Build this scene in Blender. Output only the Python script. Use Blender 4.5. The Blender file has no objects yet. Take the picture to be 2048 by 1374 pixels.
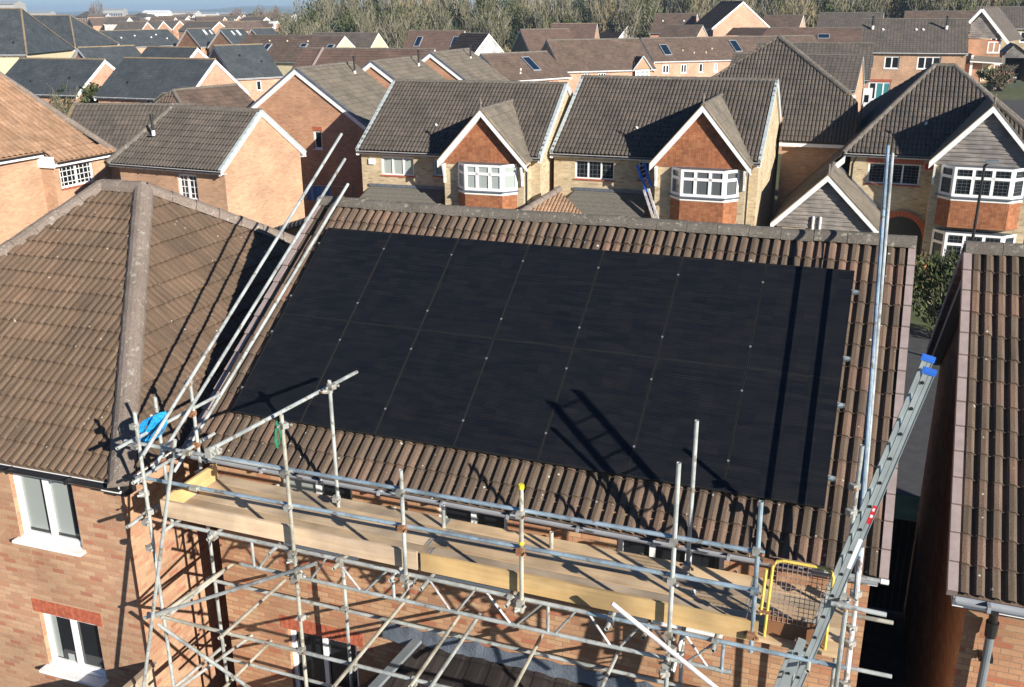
import bpy, bmesh, math, random
import numpy as np
from mathutils import Vector, Matrix
random.seed(11)
SC = bpy.context.scene
COL = SC.collection
rad, sin, cos, tan, pi = math.radians, math.sin, math.cos, math.tan, math.pi

# ------------------------------------------------------------------ camera
CF, CPITCH, CROLL, CYAW = 1916.08, -0.3361, 0.006, 0.3646
CAMP = np.array([8.1942, -10.2629, 10.9601])
def _rot():
    cy_, sy_ = cos(CYAW), sin(CYAW); cp, sp = cos(CPITCH), sin(CPITCH); cr, sr = cos(CROLL), sin(CROLL)
    return (np.array([[cy_, -sy_, 0], [sy_, cy_, 0], [0, 0, 1]]) @ np.array([[1, 0, 0], [0, cp, -sp], [0, sp, cp]])
            @ np.array([[cr, 0, sr], [0, 1, 0], [-sr, 0, cr]]))
CR = _rot()
cam = bpy.data.cameras.new('camera'); camo = bpy.data.objects.new('camera', cam); COL.objects.link(camo)
M = Matrix.Identity(4)
for i in range(3):
    M[i][0] = CR[i][0]; M[i][1] = CR[i][2]; M[i][2] = -CR[i][1]; M[i][3] = CAMP[i]
camo.matrix_world = M
cam.sensor_fit = 'HORIZONTAL'; cam.sensor_width = 36; cam.lens = 36 * CF / 2048
cam.clip_start = 0.1; cam.clip_end = 30000
SC.camera = camo

# ------------------------------------------------------------------ sky, sun, exposure
SUN_AZ, SUN_EL = 120.0, 21.0            # azimuth from +Y towards +X
sund = Vector((sin(rad(SUN_AZ)) * cos(rad(SUN_EL)), cos(rad(SUN_AZ)) * cos(rad(SUN_EL)), sin(rad(SUN_EL))))
world = bpy.data.worlds.new('World'); SC.world = world; world.use_nodes = True
nt = world.node_tree; nt.nodes.clear()
wo = nt.nodes.new('ShaderNodeOutputWorld'); bg = nt.nodes.new('ShaderNodeBackground'); sky = nt.nodes.new('ShaderNodeTexSky')
sky.sky_type = 'NISHITA'; sky.sun_disc = False; sky.sun_elevation = rad(SUN_EL); sky.sun_rotation = rad(SUN_AZ)
sky.air_density = 0.75; sky.dust_density = 0.1; sky.ozone_density = 4.0; sky.altitude = 60
bg.inputs[1].default_value = 0.05
tint = nt.nodes.new('ShaderNodeMix'); tint.data_type = 'RGBA'; tint.blend_type = 'MULTIPLY'; tint.inputs[0].default_value = 1; tint.inputs[7].default_value = (.78, .95, 1.12, 1)
nt.links.new(sky.outputs[0], tint.inputs[6]); nt.links.new(tint.outputs[2], bg.inputs[0]); nt.links.new(bg.outputs[0], wo.inputs[0])
sl = bpy.data.lights.new('sun', 'SUN'); sl.energy = 5.0; sl.angle = rad(0.5); sl.color = (1.0, 0.94, 0.85)
so = bpy.data.objects.new('sun', sl); COL.objects.link(so)
so.rotation_euler = sund.to_track_quat('Z', 'Y').to_euler()
so.location = (30, -20, 40)
SC.view_settings.view_transform = 'Standard'; SC.view_settings.look = 'None'
SC.view_settings.gamma = 1.0; SC.view_settings.exposure = 0.86
SC.cycles.max_bounces = 5; SC.cycles.diffuse_bounces = 3; SC.cycles.glossy_bounces = 3
SC.cycles.transparent_max_bounces = 6; SC.cycles.volume_bounces = 0

# ------------------------------------------------------------------ where a sight line meets a plane of the place
def sight(px, py): return CR @ np.array([(px - 1024) / CF, 1, -(py - 687) / CF])
def on(p, n, q):
    d = sight(*p); n = np.array(n, float); q = np.array(q, float)
    return CAMP + d * (((q - CAMP) @ n) / (d @ n))
def Y(px, py, y): return on((px, py), (0, 1, 0), (0, y, 0))
def Z(px, py, z): return on((px, py), (0, 0, 1), (0, 0, z))
def X(px, py, x): return on((px, py), (1, 0, 0), (x, 0, 0))

# ------------------------------------------------------------------ materials
def new_mat(name):
    m = bpy.data.materials.new(name); m.use_nodes = True; n = m.node_tree.nodes; n.clear()
    o = n.new('ShaderNodeOutputMaterial'); b = n.new('ShaderNodeBsdfPrincipled'); m.node_tree.links.new(b.outputs[0], o.inputs[0])
    return m, n, m.node_tree.links, b
def c4(c): return (c[0], c[1], c[2], 1)
def plain(name, col, rough=.6, metal=0, var=.12, scale=3.0, spec=.5, bump=0, coord='Object'):
    m, n, l, b = new_mat(name)
    tc = n.new('ShaderNodeTexCoord'); nz = n.new('ShaderNodeTexNoise'); nz.inputs['Scale'].default_value = scale; nz.inputs['Detail'].default_value = 5
    l.new(tc.outputs[coord], nz.inputs['Vector'])
    r = n.new('ShaderNodeValToRGB'); r.color_ramp.elements[0].position = .3; r.color_ramp.elements[1].position = .7
    r.color_ramp.elements[0].color = c4([x * (1 - var) for x in col]); r.color_ramp.elements[1].color = c4([min(1, x * (1 + var)) for x in col])
    l.new(nz.outputs['Fac'], r.inputs[0]); l.new(r.outputs[0], b.inputs['Base Color'])
    b.inputs['Roughness'].default_value = rough; b.inputs['Metallic'].default_value = metal; b.inputs['Specular IOR Level'].default_value = spec
    if bump:
        bp = n.new('ShaderNodeBump'); bp.inputs['Strength'].default_value = bump; bp.inputs['Distance'].default_value = .02
        n2 = n.new('ShaderNodeTexNoise'); n2.inputs['Scale'].default_value = scale * 6; l.new(tc.outputs[coord], n2.inputs['Vector'])
        l.new(n2.outputs['Fac'], bp.inputs['Height']); l.new(bp.outputs[0], b.inputs['Normal'])
    return m
def mathn(n, l, op, a, bval=None, b=None):
    x = n.new('ShaderNodeMath'); x.operation = op; l.new(a, x.inputs[0])
    if b is not None: l.new(b, x.inputs[1])
    elif bval is not None: x.inputs[1].default_value = bval
    return x.outputs[0]
def mixc(n, l, fac, a, b, mode='MIX'):
    x = n.new('ShaderNodeMix'); x.data_type = 'RGBA'; x.blend_type = mode
    for s, v in ((x.inputs[0], fac), (x.inputs[6], a), (x.inputs[7], b)):
        if isinstance(v, (float, int)): s.default_value = v
        elif isinstance(v, tuple): s.default_value = v
        else: l.new(v, s)
    return x.outputs[2]
def brick(name, c1, c2, c3, mortar, red=.25, bump=.5):
    """stretcher-bond brickwork: u,v are metres on the wall"""
    m, n, l, b = new_mat(name)
    uv = n.new('ShaderNodeUVMap'); uv.uv_map = 'UVMap'
    br = n.new('ShaderNodeTexBrick'); l.new(uv.outputs[0], br.inputs['Vector'])
    br.inputs['Scale'].default_value = 1; br.inputs['Brick Width'].default_value = .225; br.inputs['Row Height'].default_value = .075
    br.inputs['Mortar Size'].default_value = .006; br.inputs['Mortar Smooth'].default_value = .3; br.inputs['Bias'].default_value = 0
    br.inputs['Color1'].default_value = (0, 0, 0, 1); br.inputs['Color2'].default_value = (1, 1, 1, 1); br.inputs['Mortar'].default_value = (.5, .5, .5, 1)
    ramp = n.new('ShaderNodeValToRGB'); ramp.color_ramp.interpolation = 'CONSTANT'; e = ramp.color_ramp.elements
    mx = lambda t, g=1: c4([(c1[i] * (1 - t) + c2[i] * t) * g for i in range(3)])
    e[0].position = 0; e[0].color = mx(.2); e[1].position = .93; e[1].color = c4([c3[i] * .5 + c1[i] * .5 for i in range(3)])
    for ps, cc in ((.12, mx(.5)), (.28, mx(.8)), (.40, mx(.35, .93)), (.52, mx(.62, 1.02)), (.64, mx(.45, .96)), (.76, mx(.72, 1.04)), (.86, mx(.5, .88))): x = e.new(ps); x.color = cc
    l.new(br.outputs['Color'], ramp.inputs[0])
    nz = n.new('ShaderNodeTexNoise'); nz.inputs['Scale'].default_value = .7; nz.inputs['Detail'].default_value = 6; l.new(uv.outputs[0], nz.inputs['Vector'])
    rr = n.new('ShaderNodeValToRGB'); rr.color_ramp.elements[0].position = .25; rr.color_ramp.elements[1].position = .75
    rr.color_ramp.elements[0].color = (.66, .64, .62, 1); rr.color_ramp.elements[1].color = (1.16, 1.14, 1.1, 1); l.new(nz.outputs['Fac'], rr.inputs[0])
    col = mixc(n, l, 1.0, ramp.outputs[0], rr.outputs[0], 'MULTIPLY')
    n3 = n.new('ShaderNodeTexNoise'); n3.inputs['Scale'].default_value = 28; l.new(uv.outputs[0], n3.inputs['Vector'])
    r3 = n.new('ShaderNodeValToRGB'); r3.color_ramp.elements[0].color = (.8, .8, .8, 1); r3.color_ramp.elements[1].color = (1.15, 1.15, 1.15, 1); l.new(n3.outputs['Fac'], r3.inputs[0])
    col = mixc(n, l, 1.0, col, r3.outputs[0], 'MULTIPLY')
    col = mixc(n, l, br.outputs['Fac'], col, c4(mortar))
    # pale lime bloom in patches
    n4 = n.new('ShaderNodeTexNoise'); n4.inputs['Scale'].default_value = 1.9; n4.inputs['Detail'].default_value = 8; n4.inputs['Roughness'].default_value = .7; l.new(uv.outputs[0], n4.inputs['Vector'])
    r4 = n.new('ShaderNodeValToRGB'); r4.color_ramp.elements[0].position = .58; r4.color_ramp.elements[1].position = .74
    r4.color_ramp.elements[0].color = (0, 0, 0, 1); r4.color_ramp.elements[1].color = (.45, .45, .45, 1); l.new(n4.outputs['Fac'], r4.inputs[0])
    col = mixc(n, l, r4.outputs[0], col, c4([min(.8, x * 1.25 + .08) for x in c2]))
    l.new(col, b.inputs['Base Color']); b.inputs['Roughness'].default_value = .9; b.inputs['Specular IOR Level'].default_value = .25
    if bump:
        bp = n.new('ShaderNodeBump'); bp.inputs['Strength'].default_value = bump; bp.inputs['Distance'].default_value = .01; bp.invert = True
        l.new(br.outputs['Fac'], bp.inputs['Height']); l.new(bp.outputs[0], b.inputs['Normal'])
    return m
def tiles(name, c1, c2, c3, gauge=.345, tw=.30, lichen=.5, moss=None, rough=.9, stripe=0):
    """roof tiles: u along the eave, v up the slope, both in metres; every tile its own tone, lichen spots"""
    m, n, l, b = new_mat(name)
    uv = n.new('ShaderNodeUVMap'); uv.uv_map = 'UVMap'; sp = n.new('ShaderNodeSeparateXYZ'); l.new(uv.outputs[0], sp.inputs[0])
    fu = mathn(n, l, 'FLOOR', mathn(n, l, 'DIVIDE', sp.outputs[0], tw)); fv = mathn(n, l, 'FLOOR', mathn(n, l, 'DIVIDE', sp.outputs[1], gauge))
    cb = n.new('ShaderNodeCombineXYZ'); l.new(fu, cb.inputs[0]); l.new(fv, cb.inputs[1])
    wn = n.new('ShaderNodeTexWhiteNoise'); wn.noise_dimensions = '3D'; l.new(cb.outputs[0], wn.inputs['Vector'])
    ramp = n.new('ShaderNodeValToRGB'); e = ramp.color_ramp.elements
    e[0].position = 0; e[0].color = c4(c1); e[1].position = 1; e[1].color = c4(c3); x = e.new(.55); x.color = c4(c2)
    l.new(wn.outputs['Value'], ramp.inputs[0])
    nz = n.new('ShaderNodeTexNoise'); nz.inputs['Scale'].default_value = .6; nz.inputs['Detail'].default_value = 7; nz.inputs['Roughness'].default_value = .65; l.new(uv.outputs[0], nz.inputs['Vector'])
    rr = n.new('ShaderNodeValToRGB'); rr.color_ramp.elements[0].position = .3; rr.color_ramp.elements[1].position = .72
    rr.color_ramp.elements[0].color = (.68, .7, .7, 1); rr.color_ramp.elements[1].color = (1.2, 1.16, 1.12, 1); l.new(nz.outputs['Fac'], rr.inputs[0])
    col = mixc(n, l, 1.0, ramp.outputs[0], rr.outputs[0], 'MULTIPLY')
    # weathering streaks down each roll
    mp = n.new('ShaderNodeMapping'); mp.inputs['Scale'].default_value = (26, 1.2, 1); l.new(uv.outputs[0], mp.inputs[0])
    n5 = n.new('ShaderNodeTexNoise'); n5.inputs['Scale'].default_value = 1; n5.inputs['Detail'].default_value = 4; l.new(mp.outputs[0], n5.inputs['Vector'])
    r5 = n.new('ShaderNodeValToRGB'); r5.color_ramp.elements[0].position = .35; r5.color_ramp.elements[1].position = .65
    r5.color_ramp.elements[0].color = (.72, .7, .66, 1); r5.color_ramp.elements[1].color = (1.2, 1.18, 1.15, 1); l.new(n5.outputs['Fac'], r5.inputs[0])
    col = mixc(n, l, .8, col, r5.outputs[0], 'MULTIPLY')
    if stripe:  # dark lines put the shade of rib grooves into flat far roofs
        wv = mathn(n, l, 'FRACT', mathn(n, l, 'DIVIDE', sp.outputs[0], stripe)); st = mathn(n, l, 'GREATER_THAN', wv, .78)
        col = mixc(n, l, mathn(n, l, 'MULTIPLY', st, .45), col, (.01, .01, .01, 1))
    gr = n.new('ShaderNodeTexNoise'); gr.inputs['Scale'].default_value = 55; gr.inputs['Detail'].default_value = 3; l.new(uv.outputs[0], gr.inputs['Vector'])
    rg = n.new('ShaderNodeValToRGB'); rg.color_ramp.elements[0].position = .3; rg.color_ramp.elements[1].position = .7
    rg.color_ramp.elements[0].color = (.7, .7, .7, 1); rg.color_ramp.elements[1].color = (1.25, 1.25, 1.25, 1); l.new(gr.outputs['Fac'], rg.inputs[0])
    col = mixc(n, l, 1.0, col, rg.outputs[0], 'MULTIPLY')
    if lichen:
        vo = n.new('ShaderNodeTexVoronoi'); vo.inputs['Scale'].default_value = 9; l.new(uv.outputs[0], vo.inputs['Vector'])
        s1 = mathn(n, l, 'MULTIPLY', vo.outputs['Color'], 1.0); sc = n.new('ShaderNodeSeparateColor'); l.new(vo.outputs['Color'], sc.inputs[0])
        rad_ = mathn(n, l, 'MULTIPLY', mathn(n, l, 'MAXIMUM', mathn(n, l, 'SUBTRACT', sc.outputs[0], 1 - lichen), bval=0.0), .33)
        spot = mathn(n, l, 'LESS_THAN', vo.outputs['Distance'], b=rad_)
        col = mixc(n, l, mathn(n, l, 'MULTIPLY', spot, .75), col, (.58, .56, .48, 1))
    fr_ = mathn(n, l, 'FRACT', mathn(n, l, 'DIVIDE', sp.outputs[1], gauge)); lapn = mathn(n, l, 'MULTIPLY', mathn(n, l, 'GREATER_THAN', fr_, .9), b=mathn(n, l, 'MULTIPLY', nz.outputs['Fac'], .4)); col = mixc(n, l, lapn, col, c4([x * .35 for x in c1]))
    if moss:
        mm = n.new('ShaderNodeTexNoise'); mm.inputs['Scale'].default_value = 2.2; mm.inputs['Detail'].default_value = 9; mm.inputs['Roughness'].default_value = .75; l.new(uv.outputs[0], mm.inputs['Vector'])
        rm = n.new('ShaderNodeValToRGB'); rm.color_ramp.elements[0].position = .55; rm.color_ramp.elements[1].position = .68
        rm.color_ramp.elements[0].color = (0, 0, 0, 1); rm.color_ramp.elements[1].color = (.8, .8, .8, 1); l.new(mm.outputs['Fac'], rm.inputs[0])
        col = mixc(n, l, rm.outputs[0], col, c4(moss))
    l.new(col, b.inputs['Base Color']); b.inputs['Roughness'].default_value = rough; b.inputs['Specular IOR Level'].default_value = .3
    bp = n.new('ShaderNodeBump'); bp.inputs['Strength'].default_value = .35; bp.inputs['Distance'].default_value = .01
    l.new(gr.outputs['Fac'], bp.inputs['Height']); l.new(bp.outputs[0], b.inputs['Normal'])
    return m
def stone(name, c1, c2):
    m, n, l, b = new_mat(name); tc = n.new('ShaderNodeTexCoord')
    def nz(sc, lo, hi, ca, cb, det=6):
        x = n.new('ShaderNodeTexNoise'); x.inputs['Scale'].default_value = sc; x.inputs['Detail'].default_value = det; x.inputs['Roughness'].default_value = .65; l.new(tc.outputs['Object'], x.inputs['Vector'])
        r = n.new('ShaderNodeValToRGB'); r.color_ramp.elements[0].position = lo; r.color_ramp.elements[1].position = hi; r.color_ramp.elements[0].color = c4(ca); r.color_ramp.elements[1].color = c4(cb); l.new(x.outputs['Fac'], r.inputs[0]); return r.outputs[0], x
    a, _ = nz(2.2, .3, .7, c1, c2); g, gx_ = nz(38, .3, .7, (.72,) * 3, (1.28,) * 3, 3); s, _ = nz(11, .58, .66, (0,) * 3, (.75,) * 3, 4); y, _ = nz(3.1, .64, .72, (0,) * 3, (.5,) * 3, 5)
    col = mixc(n, l, 1.0, a, g, 'MULTIPLY'); col = mixc(n, l, s, col, (.34, .33, .27, 1)); col = mixc(n, l, y, col, (.22, .19, .07, 1))
    l.new(col, b.inputs['Base Color']); b.inputs['Roughness'].default_value = .95; b.inputs['Specular IOR Level'].default_value = .2
    bp = n.new('ShaderNodeBump'); bp.inputs['Strength'].default_value = .5; bp.inputs['Distance'].default_value = .012; l.new(gx_.outputs['Fac'], bp.inputs['Height']); l.new(bp.outputs[0], b.inputs['Normal'])
    return m
def wood(name, c1, c2, rough=.75, sx=1.2, sy=30, ring=None):
    """grain runs along u"""
    m, n, l, b = new_mat(name)
    uv = n.new('ShaderNodeUVMap'); uv.uv_map = 'UVMap'
    mp = n.new('ShaderNodeMapping'); mp.inputs['Scale'].default_value = (sx, sy, 1); l.new(uv.outputs[0], mp.inputs[0])
    nz = n.new('ShaderNodeTexNoise'); nz.inputs['Scale'].default_value = 1; nz.inputs['Detail'].default_value = 6; nz.inputs['Distortion'].default_value = .6; l.new(mp.outputs[0], nz.inputs['Vector'])
    r = n.new('ShaderNodeValToRGB'); r.color_ramp.elements[0].position = .3; r.color_ramp.elements[1].position = .7
    r.color_ramp.elements[0].color = c4(c1); r.color_ramp.elements[1].color = c4(c2); l.new(nz.outputs['Fac'], r.inputs[0])
    n2 = n.new('ShaderNodeTexNoise'); n2.inputs['Scale'].default_value = 1.1; n2.inputs['Detail'].default_value = 5; l.new(uv.outputs[0], n2.inputs['Vector'])
    r2 = n.new('ShaderNodeValToRGB'); r2.color_ramp.elements[0].position = .3; r2.color_ramp.elements[1].position = .7
    r2.color_ramp.elements[0].position = .38; r2.color_ramp.elements[1].position = .6; r2.color_ramp.elements[0].color = (.62, .61, .62, 1); r2.color_ramp.elements[1].color = (1.12, 1.08, 1.03, 1); l.new(n2.outputs['Fac'], r2.inputs[0])
    col = mixc(n, l, 1.0, r.outputs[0], r2.outputs[0], 'MULTIPLY')
    oi = n.new('ShaderNodeObjectInfo'); 
    rv = n.new('ShaderNodeValToRGB'); rv.color_ramp.elements[0].color = (.70, .69, .70, 1); rv.color_ramp.elements[1].color = (1.16, 1.12, 1.05, 1); l.new(oi.outputs['Random'], rv.inputs[0])
    col = mixc(n, l, 1.0, col, rv.outputs[0], 'MULTIPLY')
    l.new(col, b.inputs['Base Color']); b.inputs['Roughness'].default_value = rough
    bp = n.new('ShaderNodeBump'); bp.inputs['Strength'].default_value = .25; bp.inputs['Distance'].default_value = .01
    l.new(nz.outputs['Fac'], bp.inputs['Height']); l.new(bp.outputs[0], b.inputs['Normal'])
    return m
def glass(name, col=(.012, .015, .018), rough=.06):
    m, n, l, b = new_mat(name); b.inputs['Base Color'].default_value = c4(col); b.inputs['Roughness'].default_value = rough; b.inputs['Specular IOR Level'].default_value = .8
    return m
def steel(name, col, metal=.35, rough=.42):
    m, n, l, b = new_mat(name)
    tc = n.new('ShaderNodeTexCoord'); nz = n.new('ShaderNodeTexNoise'); nz.inputs['Scale'].default_value = 2.5; nz.inputs['Detail'].default_value = 8; nz.inputs['Roughness'].default_value = .7; l.new(tc.outputs['Object'], nz.inputs['Vector'])
    r = n.new('ShaderNodeValToRGB'); r.color_ramp.elements[0].position = .36; r.color_ramp.elements[1].position = .58
    r.color_ramp.elements[0].color = c4([x * .5 for x in col]); r.color_ramp.elements[1].color = c4(col); l.new(nz.outputs['Fac'], r.inputs[0])
    n2 = n.new('ShaderNodeTexNoise'); n2.inputs['Scale'].default_value = 9; n2.inputs['Detail'].default_value = 6; l.new(tc.outputs['Object'], n2.inputs['Vector'])
    r2 = n.new('ShaderNodeValToRGB'); r2.color_ramp.elements[0].position = .60; r2.color_ramp.elements[1].position = .66
    r2.color_ramp.elements[0].color = (0, 0, 0, 1); r2.color_ramp.elements[1].color = (.7, .7, .7, 1); l.new(n2.outputs['Fac'], r2.inputs[0])
    c = mixc(n, l, r2.outputs[0], r.outputs[0], (.19, .14, .09, 1))
    l.new(c, b.inputs['Base Color']); b.inputs['Metallic'].default_value = metal; b.inputs['Roughness'].default_value = rough
    return m
MT = {}
MT['brick_main'] = brick('brick_red_orange', (.43, .18, .10), (.52, .345, .20), (.40, .14, .085), (.27, .185, .125))
MT['brick_hip'] = brick('brick_orange_buff', (.43, .20, .12), (.55, .37, .23), (.40, .16, .10), (.38, .28, .20))
MT['brick_tan'] = brick('brick_tan', (.46, .275, .17), (.54, .345, .225), (.43, .225, .14), (.48, .35, .25), bump=.2)
MT['brick_red'] = brick('brick_orange_red', (.44, .225, .135), (.52, .31, .20), (.39, .18, .105), (.44, .30, .20), bump=.2)
MT['brick_buff'] = brick('brick_buff', (.44, .345, .215), (.60, .50, .34), (.30, .21, .14), (.50, .44, .33), bump=.3)
MT['brick_pink'] = brick('brick_pink', (.52, .27, .18), (.62, .36, .25), (.46, .2, .13), (.6, .42, .32), bump=.1)
MT['soldier'] = plain('soldier_red', (.38, .10, .05), .85, var=.35, scale=14)
MT['tile_main'] = tiles('tile_brown_main', (.10, .074, .056), (.133, .098, .073), (.175, .112, .083), lichen=.46)
MT['tile_hip'] = tiles('tile_brown_hip', (.13, .092, .065), (.15, .105, .074), (.172, .115, .08), lichen=.46)
MT['tile_orange'] = tiles('tile_orange', (.33, .205, .13), (.38, .24, .155), (.43, .28, .185), lichen=.1)
MT['tile_grey'] = tiles('tile_grey_brown', (.098, .086, .076), (.112, .097, .085), (.128, .107, .093), tw=.34, lichen=.15)
MT['tile_greyf'] = tiles('tile_grey_far', (.125, .108, .096), (.135, .117, .104), (.15, .127, .11), tw=.34, lichen=0, stripe=.34)
MT['tile_buff'] = tiles('tile_buff', (.165, .145, .118), (.195, .172, .14), (.22, .19, .155), lichen=.15)
MT['tile_brownf'] = tiles('tile_brown_far', (.12, .09, .075), (.145, .105, .085), (.17, .12, .095), lichen=.05)
MT['tile_redf'] = tiles('tile_red_far', (.135, .092, .075), (.15, .10, .082), (.17, .112, .09), lichen=0)
MT['slate'] = tiles('slate_blue_grey', (.066, .078, .088), (.073, .086, .096), (.082, .094, .104), gauge=.25, tw=.3, lichen=.0, rough=.55)
MT['tile_choc'] = tiles('tile_chocolate', (.07, .05, .044), (.08, .058, .05), (.092, .066, .056), lichen=0)
MT['tile_dark'] = tiles('tile_dark_plain', (.03, .026, .026), (.036, .03, .03), (.045, .038, .036), lichen=0, rough=.6)
MT['felt'] = plain('grey_speckled_tile', (.13, .12, .10), .95, var=.3, scale=18, bump=.4)
MT['ridge'] = stone('ridge_grey', (.115, .10, .085), (.17, .15, .125))
MT['ridge_hip'] = stone('ridge_pinkish', (.17, .135, .11), (.235, .19, .16))
MT['ridge_moss'] = tiles('ridge_yellow_moss', (.22, .18, .13), (.26, .20, .14), (.3, .25, .18), gauge=.45, tw=.45, lichen=.3, moss=(.42, .33, .07))
MT['verge'] = plain('verge_mortar_pink', (.30, .235, .22), .85, var=.12, scale=8)
MT['verge_pale'] = plain('verge_pale_blue', (.38, .43, .43), .8, var=.15, scale=6)
MT['white'] = plain('white_upvc', (.80, .80, .79), .35, var=.04)
MT['white_paint'] = plain('white_board', (.80, .79, .76), .5, var=.06)
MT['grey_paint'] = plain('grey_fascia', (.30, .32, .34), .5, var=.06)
MT['gutter_black'] = plain('gutter_black', (.02, .02, .022), .35, var=.1)
MT['gutter_grey'] = plain('gutter_grey', (.28, .30, .33), .4, var=.1)
MT['glass'] = glass('window_glass')
MT['glass_blind'] = glass('window_blind', (.30, .33, .31), .2)
MT['glass_net'] = glass('window_net', (.33, .37, .35), .15)
MT['glass_mid'] = glass('window_mid', (.10, .11, .115), .12)
MT['teal'] = glass('window_teal_curtain', (.05, .22, .24), .3)
MT['lead'] = plain('lead_sheet', (.13, .15, .18), .45, .3, var=.25, scale=5, bump=.5)
MT['steel'] = steel('galvanised_tube', (.58, .61, .58))
MT['steel_blue'] = steel('galvanised_tube_bluish', (.42, .54, .62), .4, .38)
MT['steel_tan'] = steel('galvanised_tube_tan', (.60, .57, .47))
MT['steel_white'] = steel('galvanised_tube_bright', (.74, .70, .70), .2)
MT['coupler'] = steel('coupler_steel', (.50, .49, .44), .4, .5)
MT['rust'] = plain('rusty_coupler', (.26, .125, .06), .8, var=.4, scale=30)
MT['alu'] = plain('ladder_aluminium', (.38, .43, .43), .42, .35, var=.12, scale=6)
MT['board'] = wood('scaffold_board', (.60, .43, .25), (.74, .58, .38), sx=.7, sy=9)
MT['board_grey'] = wood('scaffold_board_grey', (.50, .40, .28), (.62, .51, .37), sx=.7, sy=9)
MT['toe'] = wood('toe_board_yellow', (.50, .34, .15), (.60, .44, .22), sx=.8, sy=12)
MT['toe_pale'] = wood('toe_board_pale', (.56, .43, .30), (.70, .56, .41), sx=.8, sy=14)
MT['clad'] = wood('weathered_cladding', (.17, .155, .14), (.36, .34, .32), sx=1.5, sy=20)
MT['clad_white'] = wood('white_cladding', (.6, .6, .6), (.7, .7, .7), sx=1.5, sy=10)
MT['hang'] = tiles('hung_tiles', (.27, .105, .052), (.33, .135, .066), (.38, .17, .085), gauge=.1, tw=.165, lichen=0)
MT['fence'] = wood('fence_timber', (.34, .28, .21), (.46, .40, .32), sx=20, sy=1)
MT['black_wood'] = plain('alley_gate_dark_boards', (.05, .04, .032), .85, var=.3)  # near-black boards of the gate added to darken the alley
MT['yellow'] = plain('yellow_paint', (.66, .50, .10), .5, var=.2, scale=12)
MT['yellow_cap'] = plain('yellow_cap', (.8, .66, .02), .5)
MT['brown_ply'] = plain('brown_board', (.22, .105, .05), .5, var=.2, scale=3)
MT['mesh_wire'] = plain('wire_mesh', (.38, .25, .20), .5, .2)
MT['blue_plastic'] = plain('blue_plastic', (.03, .14, .58), .4)
MT['rope_blue'] = plain('rope_blue', (.02, .34, .72), .6, var=.35, scale=30)
MT['green_strap'] = plain('green_strap', (.02, .16, .08), .7, var=.3)
MT['black'] = plain('black_plastic', (.015, .015, .015), .5)
MT['orange_clay'] = plain('terracotta', (.55, .26, .10), .8)
MT['blue_sheet'] = plain('blue_sheet', (.15, .27, .55), .6)
MT['green_cloth'] = plain('parasol_green', (.02, .08, .07), .8)
MT['grass'] = plain('lawn', (.07, .085, .03), .95, var=.4, scale=1.5)
MT['asphalt'] = plain('asphalt', (.055, .054, .055), .92, var=.2, scale=4, bump=.3)
MT['paving'] = plain('paving', (.10, .085, .078), .92, var=.25, scale=5)
MT['red'] = plain('red_paint', (.6, .03, .04), .5)
MT['car'] = plain('car_paint', (.05, .055, .06), .25, .3)
MT['concrete'] = plain('grey_render', (.34, .33, .31), .85, var=.15)
MT['cream'] = plain('cream_wall', (.62, .52, .34), .85, var=.08)
MT['pipe_grey'] = plain('pipe_grey', (.16, .18, .19), .4)
MT['silver'] = plain('silver_clamp', (.5, .5, .48), .35, .7)
# roof glass and the photovoltaic face
MT['skylight'] = glass('skylight_glass', (.008, .02, .04), .12)
def pv():
    m, n, l, b = new_mat('solar_cells')
    uv = n.new('ShaderNodeUVMap'); uv.uv_map = 'UVMap'
    br = n.new('ShaderNodeTexBrick'); br.offset = 0; br.inputs['Scale'].default_value = 1; br.inputs['Brick Width'].default_value = .184; br.inputs['Row Height'].default_value = .0915
    br.inputs['Mortar Size'].default_value = .0016; br.inputs['Color1'].default_value = (.0072, .0082, .0105, 1); br.inputs['Color2'].default_value = (.0125, .0125, .0135, 1); br.inputs['Mortar'].default_value = (.0015, .002, .003, 1)
    l.new(uv.outputs[0], br.inputs['Vector'])
    w = n.new('ShaderNodeTexWave'); w.wave_type = 'BANDS'; w.bands_direction = 'Y'; w.inputs['Scale'].default_value = 10.8; w.inputs['Distortion'].default_value = .4; l.new(uv.outputs[0], w.inputs['Vector'])
    rw = n.new('ShaderNodeValToRGB'); rw.color_ramp.elements[0].position = .35; rw.color_ramp.elements[0].color = (.42, .42, .46, 1); rw.color_ramp.elements[1].position = .75; rw.color_ramp.elements[1].color = (1.5, 1.5, 1.5, 1); l.new(w.outputs['Fac'], rw.inputs[0])
    mpv = n.new('ShaderNodeMapping'); mpv.inputs['Scale'].default_value = (2.2, 15, 1); l.new(uv.outputs[0], mpv.inputs[0]); nz = n.new('ShaderNodeTexNoise'); nz.inputs['Scale'].default_value = 1.0; nz.inputs['Detail'].default_value = 4; l.new(mpv.outputs[0], nz.inputs['Vector'])
    rn = n.new('ShaderNodeValToRGB'); rn.color_ramp.elements[0].position = .35; rn.color_ramp.elements[0].color = (.72, .78, .88, 1); rn.color_ramp.elements[1].position = .65; rn.color_ramp.elements[1].color = (1.2, 1.2, 1.2, 1); l.new(nz.outputs['Fac'], rn.inputs[0])
    c = mixc(n, l, 1.0, mixc(n, l, 1.0, br.outputs['Color'], rw.outputs[0], 'MULTIPLY'), rn.outputs[0], 'MULTIPLY')
    l.new(c, b.inputs['Base Color']); b.inputs['Roughness'].default_value = .42; b.inputs['Specular IOR Level'].default_value = .34
    return m
MT['pv'] = pv()
MT['pv_frame'] = plain('panel_frame_black', (.032, .031, .030), .45, .3)

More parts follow.
